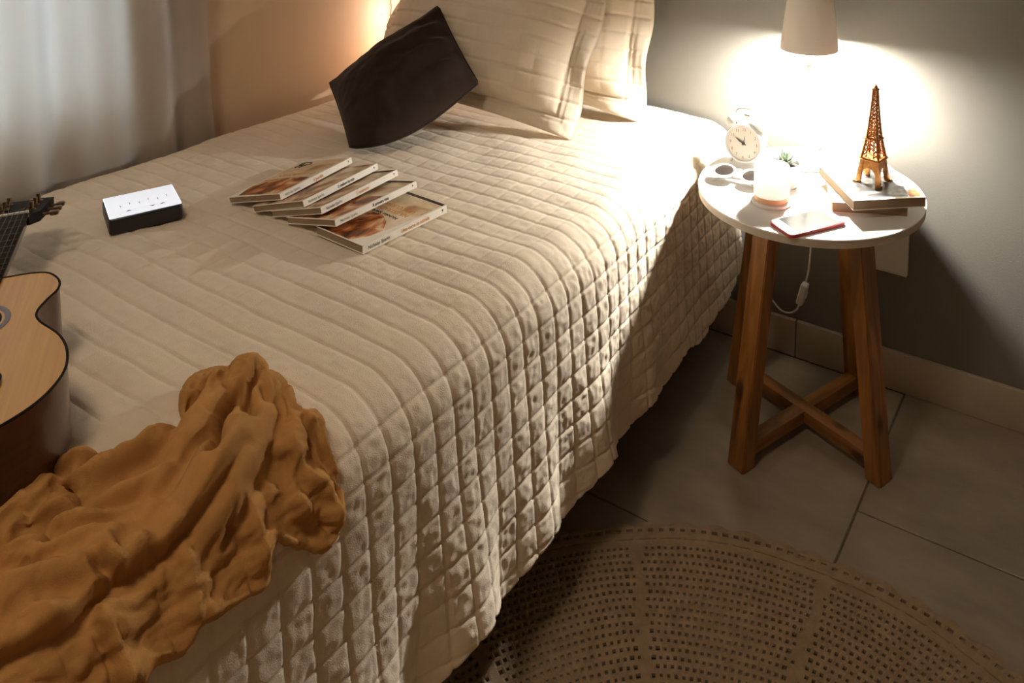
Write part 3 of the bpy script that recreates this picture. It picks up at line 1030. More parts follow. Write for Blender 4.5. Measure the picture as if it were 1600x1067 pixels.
# ------------------------------------------------------------------ guitar
def guitar():
    sc, ws = 0.739, 0.846
    ang = R(-32.27)
    depth = 0.088
    root = empty('guitar', (0.481, -1.368, 0.545), (0, 0, ang))
    tag(root, 'acoustic guitar with pale wooden top and dark sides lying on the bed', 'guitar')
    half = [(0, 0), (0, .06), (.005, .09), (.03, .12), (.1, .142), (.17, .145), (.24, .13), (.31, .12), (.38, .13), (.5, .17), (.62, .19), (.74, .19), (.86, .16), (.95, .1), (1, .03), (1, 0)]
    c = catmull([(t * .49 * sc, w * sc * ws, 0) for t, w in half], 6)
    upper = [(p.x, p.y) for p in c]
    poly = upper[:-1] + [(x, -y) for x, y in reversed(upper)][:-1]
    # remove doubled points on the axis
    clean = []
    for p in poly:
        if not clean or math.hypot(p[0] - clean[-1][0], p[1] - clean[-1][1]) > 1e-4:
            clean.append(p)
    poly = list(reversed(clean))
    bm = bmesh.new()
    bm_prism(bm, poly, 0.0, depth)
    from_bm('body_shell', bm, M_MAHOG, root, angle=50)
    bm = bmesh.new()
    cx_ = sum(p[0] for p in poly) / len(poly)
    bm_prism(bm, [(cx_ + (x - cx_) * 0.997, y * 0.997) for x, y in poly], depth, depth + 0.003)
    from_bm('soundboard', bm, M_SPRUCE, root, angle=50)
    zt = depth + 0.003
    bm = bmesh.new()
    bm_tube(bm, [(x, y, zt - 0.0005) for x, y in poly], 0.0016, 6, closed=True)
    from_bm('binding', bm, M_EBONY, root, smooth=True)
    hx = .155 * sc
    lathe('soundhole_dark_disc', [(0, zt + .0004), (.040, zt + .0004), (.040, zt)], M_EBONY, root, mtx=Matrix.Translation((hx, 0, 0)))  # flat black disc paints the dark inside the hole; soundboard is not cut
    lathe('rosette', [(.043, zt), (.043, zt + .0006), (.049, zt + .0006), (.049, zt)], M_MAHOG, root, mtx=Matrix.Translation((hx, 0, 0)))
    br = box('bridge', (.335 * sc, -.085 * sc, zt), (.335 * sc + .022, .085 * sc, zt + .008), M_EBONY, root, bevel=.003)
    box('saddle', (.335 * sc + .008, -.035, zt + .008), (.335 * sc + .011, .035, zt + .011), M_WHITE_PLASTIC, br)
    nut = -.275 * sc
    bm = bmesh.new()
    bm_box(bm, (nut, -.020, zt - .022), (.02, .020, zt), None, .008, 3)
    from_bm('neck', bm, M_MAHOG, root, angle=50)
    box('fretboard', (nut, -.0225, zt), (hx - .045, .0225, zt + .005), M_EBONY, root, bevel=.001)
    for k in range(1, 15):
        fx = nut + (.335 * sc + .01 - nut) * (1 - 2 ** (-k / 12))
        if fx < hx - .048:
            box('fret', (fx - .0004, -.022, zt + .005), (fx + .0004, .022, zt + .0056), M_BRONZE, root)
    box('nut', (nut - .004, -.022, zt - .002), (nut, .022, zt + .007), M_WHITE_PLASTIC, root)
    # head: angled back and flared
    hm = Matrix.Translation((nut - .004, 0, zt)) @ Matrix.Rotation(R(-11), 4, 'Y')
    bm = bmesh.new()
    bm_prism(bm, [(0, .022), (-.02, .033), (-.125, .038), (-.135, .02), (-.130, 0), (-.135, -.02), (-.125, -.038), (-.02, -.033), (0, -.022)], -.016, 0, hm)
    hd = from_bm('headstock', bm, M_EBONY, root, angle=40)
    for s in (-1, 1):
        for k in range(3):
            x = -.035 - .034 * k
            bm = bmesh.new()
            bm_lathe(bm, [(0, 0), (.006, 0), (.006, .002), (.0032, .003), (.0032, .013), (0, .013)], 12, hm @ Matrix.Translation((x, s * .020, 0)))
            from_bm('tuning_post', bm, M_BRONZE, hd, angle=40)
            bm = bmesh.new()
            bm_tube(bm, [hm @ Vector((x, s * .034, -.009)), hm @ Vector((x, s * .048, -.009))], .0022, 8)
            bm_box(bm, (x - .007, s * .050 - .006, -.0125), (x + .007, s * .050 + .006, -.0055), hm, .0025)
            from_bm('tuning_key', bm, M_BRONZE, hd, angle=40)
    for k in range(6):
        w = (k - 2.5)
        tube('string', [(.335 * sc + .009, w * .0098, zt + .0115), (nut, w * .0070, zt + .0075), tuple(hm @ Vector((-.035 - .034 * (k % 3), (1 if w > 0 else -1) * .019, .008)))], .0004, M_BRONZE, root, n=5)
guitar()

# ------------------------------------------------------------------ books
def art_mat(name, cols, scale, seed, warp=1.2):
    m, nt, b = mat_new(name)
    N, L = nt.nodes, nt.links
    tc = N.new('ShaderNodeTexCoord')
    mp = N.new('ShaderNodeMapping')
    mp.inputs['Location'].default_value = (seed * 3.1, seed * 1.7, 0)
    mp.inputs['Scale'].default_value = scale
    nz = N.new('ShaderNodeTexNoise')
    nz.inputs['Scale'].default_value = 1.0
    nz.inputs['Detail'].default_value = 4
    nz.inputs['Distortion'].default_value = warp
    cr = N.new('ShaderNodeValToRGB')
    e = cr.color_ramp.elements
    e[0].position, e[0].color = cols[0]
    e[1].position, e[1].color = cols[-1]
    for p, c in cols[1:-1]:
        x = e.new(p)
        x.color = c
    L.new(tc.outputs['Object'], mp.inputs[0])
    L.new(mp.outputs[0], nz.inputs['Vector'])
    L.new(nz.outputs['Fac'], cr.inputs[0])
    L.new(cr.outputs[0], b.inputs['Base Color'])
    b.inputs['Roughness'].default_value = 0.35
    return m

ART_PEOPLE = art_mat('cover_photo_print', [(.36, lin(52, 28, 16)), (.46, lin(120, 66, 30)), (.52, lin(190, 110, 50)), (.60, lin(214, 190, 150))], (22, 15, 1), 2)
ART_SEPIA = art_mat('sepia_cover_print', [(.34, lin(60, 34, 20)), (.45, lin(140, 88, 46)), (.55, lin(196, 160, 112)), (.66, lin(218, 202, 170))], (26, 14, 1), 5)
ART_PALE = art_mat('pale_cover_print', [(.30, lin(150, 110, 70)), (.42, lin(205, 180, 140)), (.7, lin(222, 210, 184))], (14, 20, 1), 9)
ART_GREY = art_mat('grey_cover_print', [(.36, lin(24, 23, 21)), (.5, lin(70, 69, 64)), (.64, lin(165, 164, 158))], (16, 30, 1), 4)
ART_FLAME = art_mat('orange_corner_print', [(.4, lin(150, 60, 25)), (.6, lin(230, 140, 80))], (40, 40, 1), 3)
ART_DARK = art_mat('dark_strip_print', [(.4, lin(22, 15, 11)), (.6, lin(40, 26, 18))], (10, 10, 1), 6)

def book(w, l, h, mtx, label, spine_title=None, spine_ink=None, author_ink=None, group=None, spine_text=True, loc=None, cover=None, cat='book'):
    """local: x from fore edge (0) to spine (w), y along the spine, z up"""
    root = empty('book')
    root.matrix_world = mtx
    tag(root, label, cat, group)
    t = 0.0009
    cov = bmesh.new()
    bm_box(cov, (0, 0, 0), (w, l, t))
    bm_box(cov, (0, 0, h - t), (w, l, h))
    bm_box(cov, (w - t, 0, t), (w, l, h - t))
    from_bm('cover', cov, cover or M_COVER, root)
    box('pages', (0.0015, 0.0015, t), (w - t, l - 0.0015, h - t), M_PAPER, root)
    if spine_text:
        sm = Matrix(((0, 0, 1, w + 0.0003), (1, 0, 0, 0), (0, 1, 0, 0), (0, 0, 0, 1)))
        sz = h * 0.62
        text_mesh('spine_author', 'Nicholas Sparks', sz, author_ink or M_INK_GREY, root, sm @ Matrix.Translation((l * .055, h * .28, 0)), sx=0.80)
        text_mesh('spine_title', spine_title, sz * 1.02, spine_ink, root, sm @ Matrix.Translation((l * .43, h * .28, 0)), bold=0.0002, sx=0.80)
        bm = bmesh.new()
        bm_prism(bm, [(0, .25), (.25, -.1), (.05, -.05), (-.12, -.35), (-.08, 0), (-.3, .2)], 0, .0001, sm @ Matrix.Translation((l * .945, h * .55, 0)) @ Matrix.Diagonal((h * .7, h * .7, 1, 1)))
        from_bm('publisher_mark', bm, M_INK, root)
    return root

def art(root, name, pts, h, mat, z=0.00015):
    bm = bmesh.new()
    bm_prism(bm, pts, h, h + z)
    return from_bm(name, bm, mat, root)

def cover_text(root, name, s, x, y, h, size, mat, sx=1.0):
    m = Matrix.Translation((x, y, h + 0.0003)) @ Matrix.Rotation(PI, 4, 'Z')
    return text_mesh(name, s, size, mat, root, m, sx=sx, bold=0.0003)

def bed_book_matrix(x, y, z, yaw, tilt):
    return Matrix.Translation((x, y, z)) @ Matrix.Rotation(R(yaw), 4, 'Z') @ Matrix.Rotation(R(-tilt), 4, 'Y')

BT = 'paperbacks fanned out on the bed'
ZB = HB + 0.0035
W_, L_ = 0.128, 0.188
bk = book(0.121, 0.187, 0.0145, bed_book_matrix(0.577, -0.920, ZB, -2.9, 0), 'paperback lying flat at the right end of the fanned books, couple on cover', 'Uma curva na estrada', M_INK_ORANGE, M_INK, BT)
h = 0.0145
art(bk, 'cover_photo', [(.004, .002), (.085, .002), (.103, .030), (.106, .055), (.085, .080), (.060, .094), (.020, .092), (.004, .075)], h, ART_PEOPLE)
art(bk, 'cover_photo_sky', [(.004, .092), (.060, .094), (.085, .080), (.108, .056), (.117, .130), (.117, .176), (.004, .176)], h, ART_PALE)
art(bk, 'cover_band', [(.002, .178), (.118, .178), (.118, .186), (.002, .186)], h, ART_DARK)
cover_text(bk, 'cover_title', 'UMA CURVA', .100, .135, h, .0150, M_INK_ORANGE, .85)
cover_text(bk, 'cover_title', 'NA ESTRADA', .100, .119, h, .0150, M_INK_ORANGE, .85)
cover_text(bk, 'cover_author', 'Nicholas Sparks', .092, .101, h, .0105, M_INK)

specs = [
    (0.504, -0.921, 0.0, 12.0, 'À primeira vista', M_INK, 'paperback with black spine title fanned directly above the flat paperback'),
    (0.460, -0.919, 3.5, 15.0, 'O casamento', M_INK_ORANGE, 'paperback with orange spine title between two black-titled fanned paperbacks'),
    (0.416, -0.924, 5.8, 15.6, 'O melhor de mim', M_INK, 'paperback with black spine title second from the top of the fan'),
    (0.346, -0.924, 8.4, 13.0, 'O guardião', M_INK_ORANGE, 'topmost paperback of the fan with its sepia cover fully showing'),
]
for i, (x, y, yw, ti, title, ink, lab) in enumerate(specs):
    zz = ZB + 0.0005
    b_ = book(W_, L_, 0.0115, bed_book_matrix(x, y, zz, yw, ti), lab, title, ink, M_INK if i == 1 else M_INK_GREY, BT)
    if i < 3:
        art(b_, 'cover_photo', [(.003, .003), (W_ - .004, .003), (W_ - .004, .110), (.003, .110)], .0115, (ART_PEOPLE, ART_SEPIA, ART_SEPIA)[i])
        art(b_, 'cover_photo_sky', [(.003, .110), (W_ - .004, .110), (W_ - .004, .178), (.003, .178)], .0115, ART_PALE)
        art(b_, 'cover_band', [(.003, .178), (W_ - .003, .178), (W_ - .003, .187), (.003, .187)], .0115, ART_DARK if i < 2 else ART_SEPIA)
    else:
        art(b_, 'cover_photo', [(.020, .006), (.120, .003), (.122, .050), (.118, .083), (.080, .090), (.006, .083), (.004, .045)], .0115, ART_PEOPLE)
        art(b_, 'cover_photo_sky', [(.004, .083), (.080, .090), (.118, .083), (.122, .184), (.004, .184)], .0115, ART_PALE)
        cover_text(b_, 'cover_title', 'O GUARDIÃO', .112, .110, .0115, .0150, M_INK_ORANGE, .95)
        bm = bmesh.new()
        bm_tube(bm, [Vector((.030 + .014 * math.cos(a), .166 + .009 * math.sin(a), .0116)) for a in np.linspace(0, 2 * PI, 20)[:-1]], .0012, 5, closed=True)
        bm_tube(bm, [Vector((.018, .148, .0116)), Vector((.026, .166, .0116))], .0014, 5)
        bm_tube(bm, [Vector((.030, .146, .0116)), Vector((.036, .162, .0116))], .0014, 5)
        from_bm('cover_emblem', bm, M_INK, b_)

# ------------------------------------------------------------------ little box speaker with lit top
def speaker():
    ln, wd, ht = 0.113, 0.108 * 0.62, 0.0310
    root = empty('clock_speaker', (0.292, -1.110, HB + 0.003), (0, 0, R(-22.1)))
    tag(root, 'small black box speaker with glowing white top on the bed', 'speaker')
    wd = 0.100
    box('body', (-wd, 0, 0), (0, ln, ht - 0.002), M_BLACK, root, bevel=.005, seg=3)
    pn = box('lit_panel', (-wd + .0015, .0015, ht - .0025), (-.0015, ln - .0015, ht), M_PANEL, root, bevel=.002)
    pn['label'] = 'glowing white touch panel'
    def tri(u, v, flip):
        bm = bmesh.new()
        s = .0050
        k = -1 if flip else 1
        bm_prism(bm, [(u - s * k * .6, v - s), (u + s * k * .6, v), (u - s * k * .6, v + s), (u - s * k * .2, v)], ht, ht + .0002)
        from_bm('button_mark', bm, M_PANEL_MARK, pn)
    tri(-.018, .032, True)
    tri(-.018, .068, False)
    tri(-.018, .084, True)
    for k in range(6):
        u, v = -.045 - .006 * (k % 2), .022 + .0145 * k
        box('button_mark', (u - .0045, v, ht), (u + .0045, v + .0010, ht + .0002), M_PANEL_MARK, pn)
speaker()

# ------------------------------------------------------------------ nightstand
TX, TY, TR, TH = 1.203, -0.216, 0.2235, 0.511
ns = tag(empty('nightstand', (TX, TY, 0)), 'round white-topped wooden nightstand with crossed stretchers beside the bed', 'nightstand')
lathe('tabletop', [(0, TH - .0165), (TR - .001, TH - .0165), (TR - .001, TH - .003), (0, TH - .003)], M_EDGE, ns, n=96)
lathe('laminate', [(0, TH - .003), (TR, TH - .003), (TR, TH - .0006), (TR - .0008, TH), (0, TH)], M_WHITE_TOP, ns, n=96)
PH = R(249.1)
feet = []
for k in range(4):
    a = PH + k * PI / 2
    ft = Vector((0.184 * math.cos(a), 0.184 * math.sin(a), 0.0))
    tp = Vector((0.120 * math.cos(a), 0.120 * math.sin(a), TH - .0165))
    feet.append((ft, tp, a))
    bm = bmesh.new()
    hw, hd = 0.021, 0.0165
    rad = Vector((math.cos(a), math.sin(a), 0))
    tan = Vector((-math.sin(a), math.cos(a), 0))
    vs_ = []
    for c in (ft, tp):
        vs_.append([bm.verts.new(c + rad * sx * hd + tan * sy * hw) for sx, sy in ((-1, -1), (1, -1), (1, 1), (-1, 1))])
    bm.faces.new(list(reversed(vs_[0])))
    bm.faces.new(vs_[1])
    for i in range(4):
        j = (i + 1) % 4
        bm.faces.new((vs_[0][i], vs_[0][j], vs_[1][j], vs_[1][i]))
    bmesh.ops.bevel(bm, geom=list(bm.edges), offset=.002, segments=2, affect='EDGES')
    from_bm('leg', bm, M_LEG, ns, angle=40)
for k in (0, 1):
    L_bar = 0.184 - 0.010
    o = box('stretcher', (-L_bar, -.0145, .020 + .0006 * k), (L_bar, .0145, .046 + .0012 * k), M_BAR, ns, bevel=.0015)
    o.rotation_euler = (0, 0, PH + k * PI / 2)

# ------------------------------------------------------------------ bedside lamp
LX, LY = 1.156, -0.098
lp = tag(empty('table_lamp', (LX, LY, TH)), 'white bedside lamp with conical shade glowing over the nightstand', 'lamp')
SB = 0.254          # bottom rim of the shade above the table top
lathe('lamp_base', [(0, 0), (.050, 0), (.052, .003), (.052, .009), (.047, .013), (.016, .017), (.011, .026), (.0075, .05), (.0065, .06), (0, .06)], M_WHITE_PAINT, lp, n=48)
lathe('pole', [(0, .055), (.0058, .055), (.0058, SB - .028), (0, SB - .028)], M_WHITE_PAINT, lp, n=16)
lathe('socket', [(0, SB - .034), (.010, SB - .034), (.0115, SB - .030), (.0115, SB - .008), (.009, SB - .004), (0, SB - .004)], M_WHITE_PLASTIC, lp, n=20)
lathe('lamp_shade', [(.0600, SB), (.0612, SB), (.0440, SB + .150), (.0428, SB + .150), (.0594, SB + .001)], M_SHADE, lp, n=64)
for a in (0.4, 0.4 + 2 * PI / 3, 0.4 + 4 * PI / 3):
    tube('shade_spoke', [(.010 * math.cos(a), .010 * math.sin(a), SB - .008), (.0605 * math.cos(a), .0605 * math.sin(a), SB + .004)], .0009, M_WHITE_PAINT, lp, n=6)
bulb = bmesh.new()
bmesh.ops.create_icosphere(bulb, subdivisions=3, radius=.0280, matrix=Matrix.Translation((0, 0, SB + .0235)))
from_bm('bulb', bulb, M_BULB, lp, smooth=True)
def L3(x, y, z):
    return (x - LX, y - LY, z - TH)
cable = catmull([L3(1.156, -.052, TH + .004), L3(1.156, .004, TH + .003), L3(1.156, .008, TH - .02), L3(1.1555, -.004, .45), L3(1.154, -.030, .35), L3(1.156, -.055, .262), L3(1.151, -.06, .224)], 6)
tube('cord', cable, .0021, M_WHITE_PLASTIC, lp, n=6)
cable2 = catmull([L3(1.137, -.06, .166), L3(1.129, -.058, .150), L3(1.110, -.05, .134), L3(1.085, -.035, .126), L3(1.055, -.012, .131), L3(1.03, .004, .15), L3(1.01, .006, .20)], 6)
tube('cord', cable2, .0021, M_WHITE_PLASTIC, lp, n=6)
bm = bmesh.new()
mm = bar_matrix(L3(1.138, -.06, .170), L3(1.150, -.06, .220))
bm_box(bm, (-.0105, -.008, 0), (.0105, .008, .051), mm, .004, 3)
sw = from_bm('inline_switch', bm, M_WHITE_PLASTIC, lp, angle=40)
bm = bmesh.new()
bm_box(bm, (-.005, -.0100, .018), (.005, -.0075, .033), mm, .001)
from_bm('switch_rocker', bm, M_WHITE_PAINT, sw, angle=40)

# ------------------------------------------------------------------ wall socket behind the nightstand
ws_ = tag(empty('wall_plate', (1.316, Y1, .312)), 'square beige blank wall plate behind the nightstand', 'wall plate')
box('cover_plate', (-.039, -.012, -.047), (.039, 0, .047), M_WHITE_PLASTIC, ws_, bevel=.002)
box('centre_panel', (-.033, -.0128, -.041), (.033, -.012, .041), M_WHITE_PLASTIC, ws_, bevel=.0004, seg=1)

# ------------------------------------------------------------------ alarm clock, facing -y
def clock():
    root = empty('alarm_clock', (1.046, -0.172, TH), (R(-4), 0, R(2)))
    tag(root, 'white twin-bell alarm clock on the nightstand', 'clock')
    Rr, zc = .0420, .0500
    base = Matrix.Translation((0, 0, zc)) @ Matrix.Rotation(R(90), 4, 'X')      # local z -> -y (front)
    lathe('case', [(0, -.026), (Rr * .8, -.026), (Rr, -.016), (Rr, .018), (Rr - .001, .021), (Rr - .004, .021), (Rr - .005, .016), (0, .016)], M_WHITE_PAINT, root, n=56, mtx=base)
    dial = lathe('dial', [(0, .0163), (Rr - .0052, .0163), (Rr - .0052, .0168), (0, .0168)], pmat('dial_paper', (0.74, 0.68, 0.58, 1), .6, var=.02), root, n=48, mtx=base)
    ink = pmat('dial_print', (0.20, 0.15, 0.11, 1), .6, var=.1)
    for n_ in range(1, 13):
        a = PI / 2 - n_ * PI / 6
        text_mesh('numeral', str(n_), .0088, ink, dial, base @ Matrix.Translation((.0295 * math.cos(a), .0295 * math.sin(a) - .0031, .0171)), align='CENTER')
    def hand(a, ln, w, z):
        bm = bmesh.new()
        c_, s_ = math.cos(a), math.sin(a)
        f = lambda u, v: (u * c_ - v * s_, u * s_ + v * c_)
        bm_prism(bm, [f(-.006, -w * .6), f(ln * .7, -w), f(ln, 0), f(ln * .7, w), f(-.006, w * .6)], z, z + .0005, base)
        from_bm('hand', bm, M_INK, dial)
    hand(PI / 2 - R(296), .0150, .0016, .0175)
    hand(PI / 2 - R(300), .0230, .0010, .0182)
    hand(PI / 2 - R(8), .0160, .0006, .0172)
    lathe('hand_pin', [(0, .0170), (.0032, .0170), (.0032, .0192), (0, .0192)], M_INK, dial, n=16, mtx=base)
    for s in (-1, 1):
        d_ = Vector((s * .55, 0, .835)).normalized()
        p0 = Vector((0, -.001, zc)) + d_ * (Rr + .001)
        m = bar_matrix(p0, p0 + d_)
        bl = lathe('bell', [(.0, .021), (.008, .0205), (.015, .017), (.0195, .010), (.0205, .004), (.0195, .004), (.0185, .0095), (.014, .0155), (.0, .0185)], M_WHITE_PAINT, root, n=32, mtx=m)
        lathe('bell_post', [(0, -.003), (.0022, -.003), (.0022, .024), (0, .025)], M_STEEL, bl, n=10, mtx=m)
        lf = Vector((s * .62, 0, -.785)).normalized()
        q0 = Vector((0, -.001, zc)) + lf * (Rr - .002)
        q1 = Vector((s * .034, -.001, .0035))
        tube('foot', [q0, q1], [.0028, .0042], M_WHITE_PAINT, root, n=10)
    tube('handle', catmull([(-.026, -.001, zc + .047), (-.024, -.001, zc + .064), (-.012, -.001, zc + .070), (.012, -.001, zc + .070), (.024, -.001, zc + .064), (.026, -.001, zc + .047)], 6), .0014, M_STEEL, root, n=8)
    bm = bmesh.new()
    bm_tube(bm, [(0, -.001, zc + Rr - .002), (0, -.001, zc + Rr + .014)], .0012, 8)
    bm_box(bm, (-.006, -.004, zc + Rr + .012), (.006, .002, zc + Rr + .017), None, .001)
    from_bm('hammer', bm, M_STEEL, root, angle=40)
clock()

# ------------------------------------------------------------------ sunglasses, folded, lenses up
def glasses():
    root = empty('sunglasses', (1.072, -0.270, TH), (R(12), 0, R(3)))
    tag(root, 'white round sunglasses lying folded at the edge of the nightstand', 'sunglasses')
    z = .021
    for s in (-1, 1):
        c = Vector((s * .0300, 0, z))
        ring = [c + Vector((.0225 * math.cos(a), .0215 * math.sin(a), 0)) for a in np.linspace(0, 2 * PI, 41)[:-1]]
        rim = tube('rim', ring, .0032, M_WHITE_PAINT, root, n=10, closed=True)
        lathe('lens', [(0, .0016), (.012, .0012), (.0208, 0), (.0208, -.0012), (0, -.0002)], M_GLASS_LENS, rim, n=36, mtx=Matrix.Translation(c))
        hinge = c + Vector((s * .0235, .009, -.001))
        box('hinge', tuple(hinge + Vector((-.004, -.004, -.006))), tuple(hinge + Vector((.004, .004, .002))), M_WHITE_PAINT, root, bevel=.001)
        tube('temple', catmull([hinge + Vector((0, 0, -.006)), hinge + Vector((-s * .03, -.004 * s - .004, -.0105)), hinge + Vector((-s * .075, -.010, -.0125)), hinge + Vector((-s * .105, -.024, -.0150))], 6), .0026, M_WHITE_PAINT, root, n=8)
    tube('bridge', catmull([(-.0085, .006, z), (0, .011, z + .002), (.0085, .006, z)], 6), .0026, M_WHITE_PAINT, root, n=8)
glasses()

# ------------------------------------------------------------------ candle jar and potted succulent
def jar():
    root = empty('candle_jar', (1.163, -0.322, TH))
    tag(root, 'white candle jar with peach base at the front of the nightstand', 'candle')
    lathe('coaster', [(0, 0), (.0375, 0), (.0390, .002), (.0390, .006), (.0365, .0075), (0, .0075)], M_CERAMIC, root, n=56)
    lathe('wax_band', [(0, .0076), (.0335, .0076), (.0338, .018), (0, .018)], M_WAX, root, n=56)
    lathe('jar_wall', [(0, .0181), (.0340, .0181), (.0345, .022), (.0345, .070), (.0335, .073), (.0320, .073), (.0315, .070), (.0315, .052), (0, .052)], M_JAR, root, n=56)
    tube('wick', [(0, 0, .052), (.001, 0, .062)], .0009, M_INK, root, n=6)
jar()

def succulent():
    root = empty('potted_succulent', (1.157, -0.232, TH))
    tag(root, 'tiny grey-green succulent in a white pot behind the candle jar', 'plant')
    lathe('pot', [(0, 0), (.0240, 0), (.0255, .002), (.0305, .046), (.0315, .0475), (.0300, .0495), (.0282, .048), (.0270, .040), (0, .040)], M_CERAMIC, root, n=48)
    lathe('soil', [(0, .0435), (.015, .0425), (.0276, .0405), (0, .0402)], M_SOIL, root, n=24)
    pl = bmesh.new()
    bmesh.ops.create_icosphere(pl, subdivisions=2, radius=.006, matrix=Matrix.Translation((0, 0, .046)))
    from_bm('stem', pl, M_GREEN, root, smooth=True)
    rnd = random.Random(4)
    # one pointed fleshy leaf, copied in a rosette
    nl, nw = 9, 8
    V_, F_ = [], []
    for i in range(nl):
        t = i / (nl - 1)
        w = .0056 * math.sin(PI * min(.985, .16 + .84 * t)) ** .8 + .0002
        for k in range(nw):
            a = 2 * PI * k / nw
            V_.append((t * .030, w * math.cos(a), .0022 * (1 - t) * math.sin(a) + .0008 * math.sin(a) + .009 * t * t))
    for i in range(nl - 1):
        for k in range(nw):
            j = (k + 1) % nw
            F_.append((i * nw + k, i * nw + j, (i + 1) * nw + j, (i + 1) * nw + k))
    F_.append(tuple(range(nw)))
    F_.append(tuple(reversed(range((nl - 1) * nw, nl * nw))))
    first = None
    for ring, (cnt, el, sc_) in enumerate(((9, 12, 1.0), (7, 36, .92), (5, 60, .72), (3, 78, .5))):
        for k in range(cnt):
            if first is None:
                first = from_py('leaf', V_, F_, M_GREEN, root, True)
                o = first
            else:
                o = link('leaf', first.data, None, root)
            az = 2 * PI * k / cnt + ring * .5 + rnd.uniform(-.12, .12)
            o.matrix_local = Matrix.Translation((0, 0, .047)) @ Matrix.Rotation(az, 4, 'Z') @ Matrix.Rotation(-R(el + rnd.uniform(-6, 6)), 4, 'Y') @ Matrix.Scale(sc_, 4)
succulent()

# ------------------------------------------------------------------ books on the nightstand
def tb(x, y, z, yaw):
    return Matrix.Translation((x, y, z)) @ Matrix.Rotation(R(yaw), 4, 'Z')
GB = 'books stacked on the nightstand'
b1 = book(0.139, 0.184, 0.0200, tb(1.275, -0.303, TH, 23.2), 'thick paperback at the bottom under the tower figurine', group=GB, spine_text=False)
b2 = book(0.142, 0.172, 0.0190, tb(1.320, -0.320, TH + .0202, 39.0), 'grey-covered book on top of the paperback, carrying the tower figurine', group=GB, spine_text=False)
art(b2, 'cover_photo', [(.020, .012), (.110, .006), (.120, .040), (.138, .090), (.120, .140), (.060, .160), (.014, .120), (.030, .070), (.008, .050)], .0190, ART_GREY)
art(b2, 'cover_flame', [(.112, .006), (.139, .004), (.139, .040), (.124, .036)], .0190, ART_FLAME)
tube('bookmark_line', [(-.0004, .010, .0006), (-.0004, .168, .0006)], .0006, M_INK, b2, n=5)

# ------------------------------------------------------------------ phone
def phone():
    root = empty('phone', (1.192, -0.413, TH), (0, 0, R(-32.7)))
    tag(root, 'white smartphone in a red case at the nightstand front edge', 'phone')
    w, l = .066, .127
    bm = bmesh.new()
    def rr(w0, w1, l0, l1, r):
        pts = []
        for cx_, cy_, a0 in ((w1 - r, l1 - r, 0), (w0 + r, l1 - r, 90), (w0 + r, l0 + r, 180), (w1 - r, l0 + r, 270)):
            for k in range(7):
                a = R(a0 + 15 * k)
                pts.append((cx_ + r * math.cos(a), cy_ + r * math.sin(a)))
        return pts
    bm_prism(bm, rr(0, w, 0, l, .009), 0, .0068)
    from_bm('case', bm, M_RED, root, angle=50)
    bm = bmesh.new()
    bm_prism(bm, rr(.0018, w - .0018, .0018, l - .0018, .008), .0068, .0080)
    from_bm('front_glass', bm, M_WHITE_PAINT, root, angle=50)
    bm = bmesh.new()
    bm_prism(bm, rr(.0045, w - .0045, .018, l - .017, .0008), .0080, .0082)
    from_bm('screen', bm, M_SCREEN, root)
    lathe('home_button', [(.0038, .0080), (.0046, .0080), (.0046, .0083), (.0038, .0083)], M_STEEL, root, n=20, mtx=Matrix.Translation((w / 2, .0095, 0)))
    box('earpiece', (w / 2 - .006, l - .0095, .0080), (w / 2 + .006, l - .0080, .0082), M_BLACK, root)
    for k in range(2):
        box('side_button', (w, .078 + .014 * k, .0025), (w + .0008, .086 + .014 * k, .0050), M_RED, root)
phone()

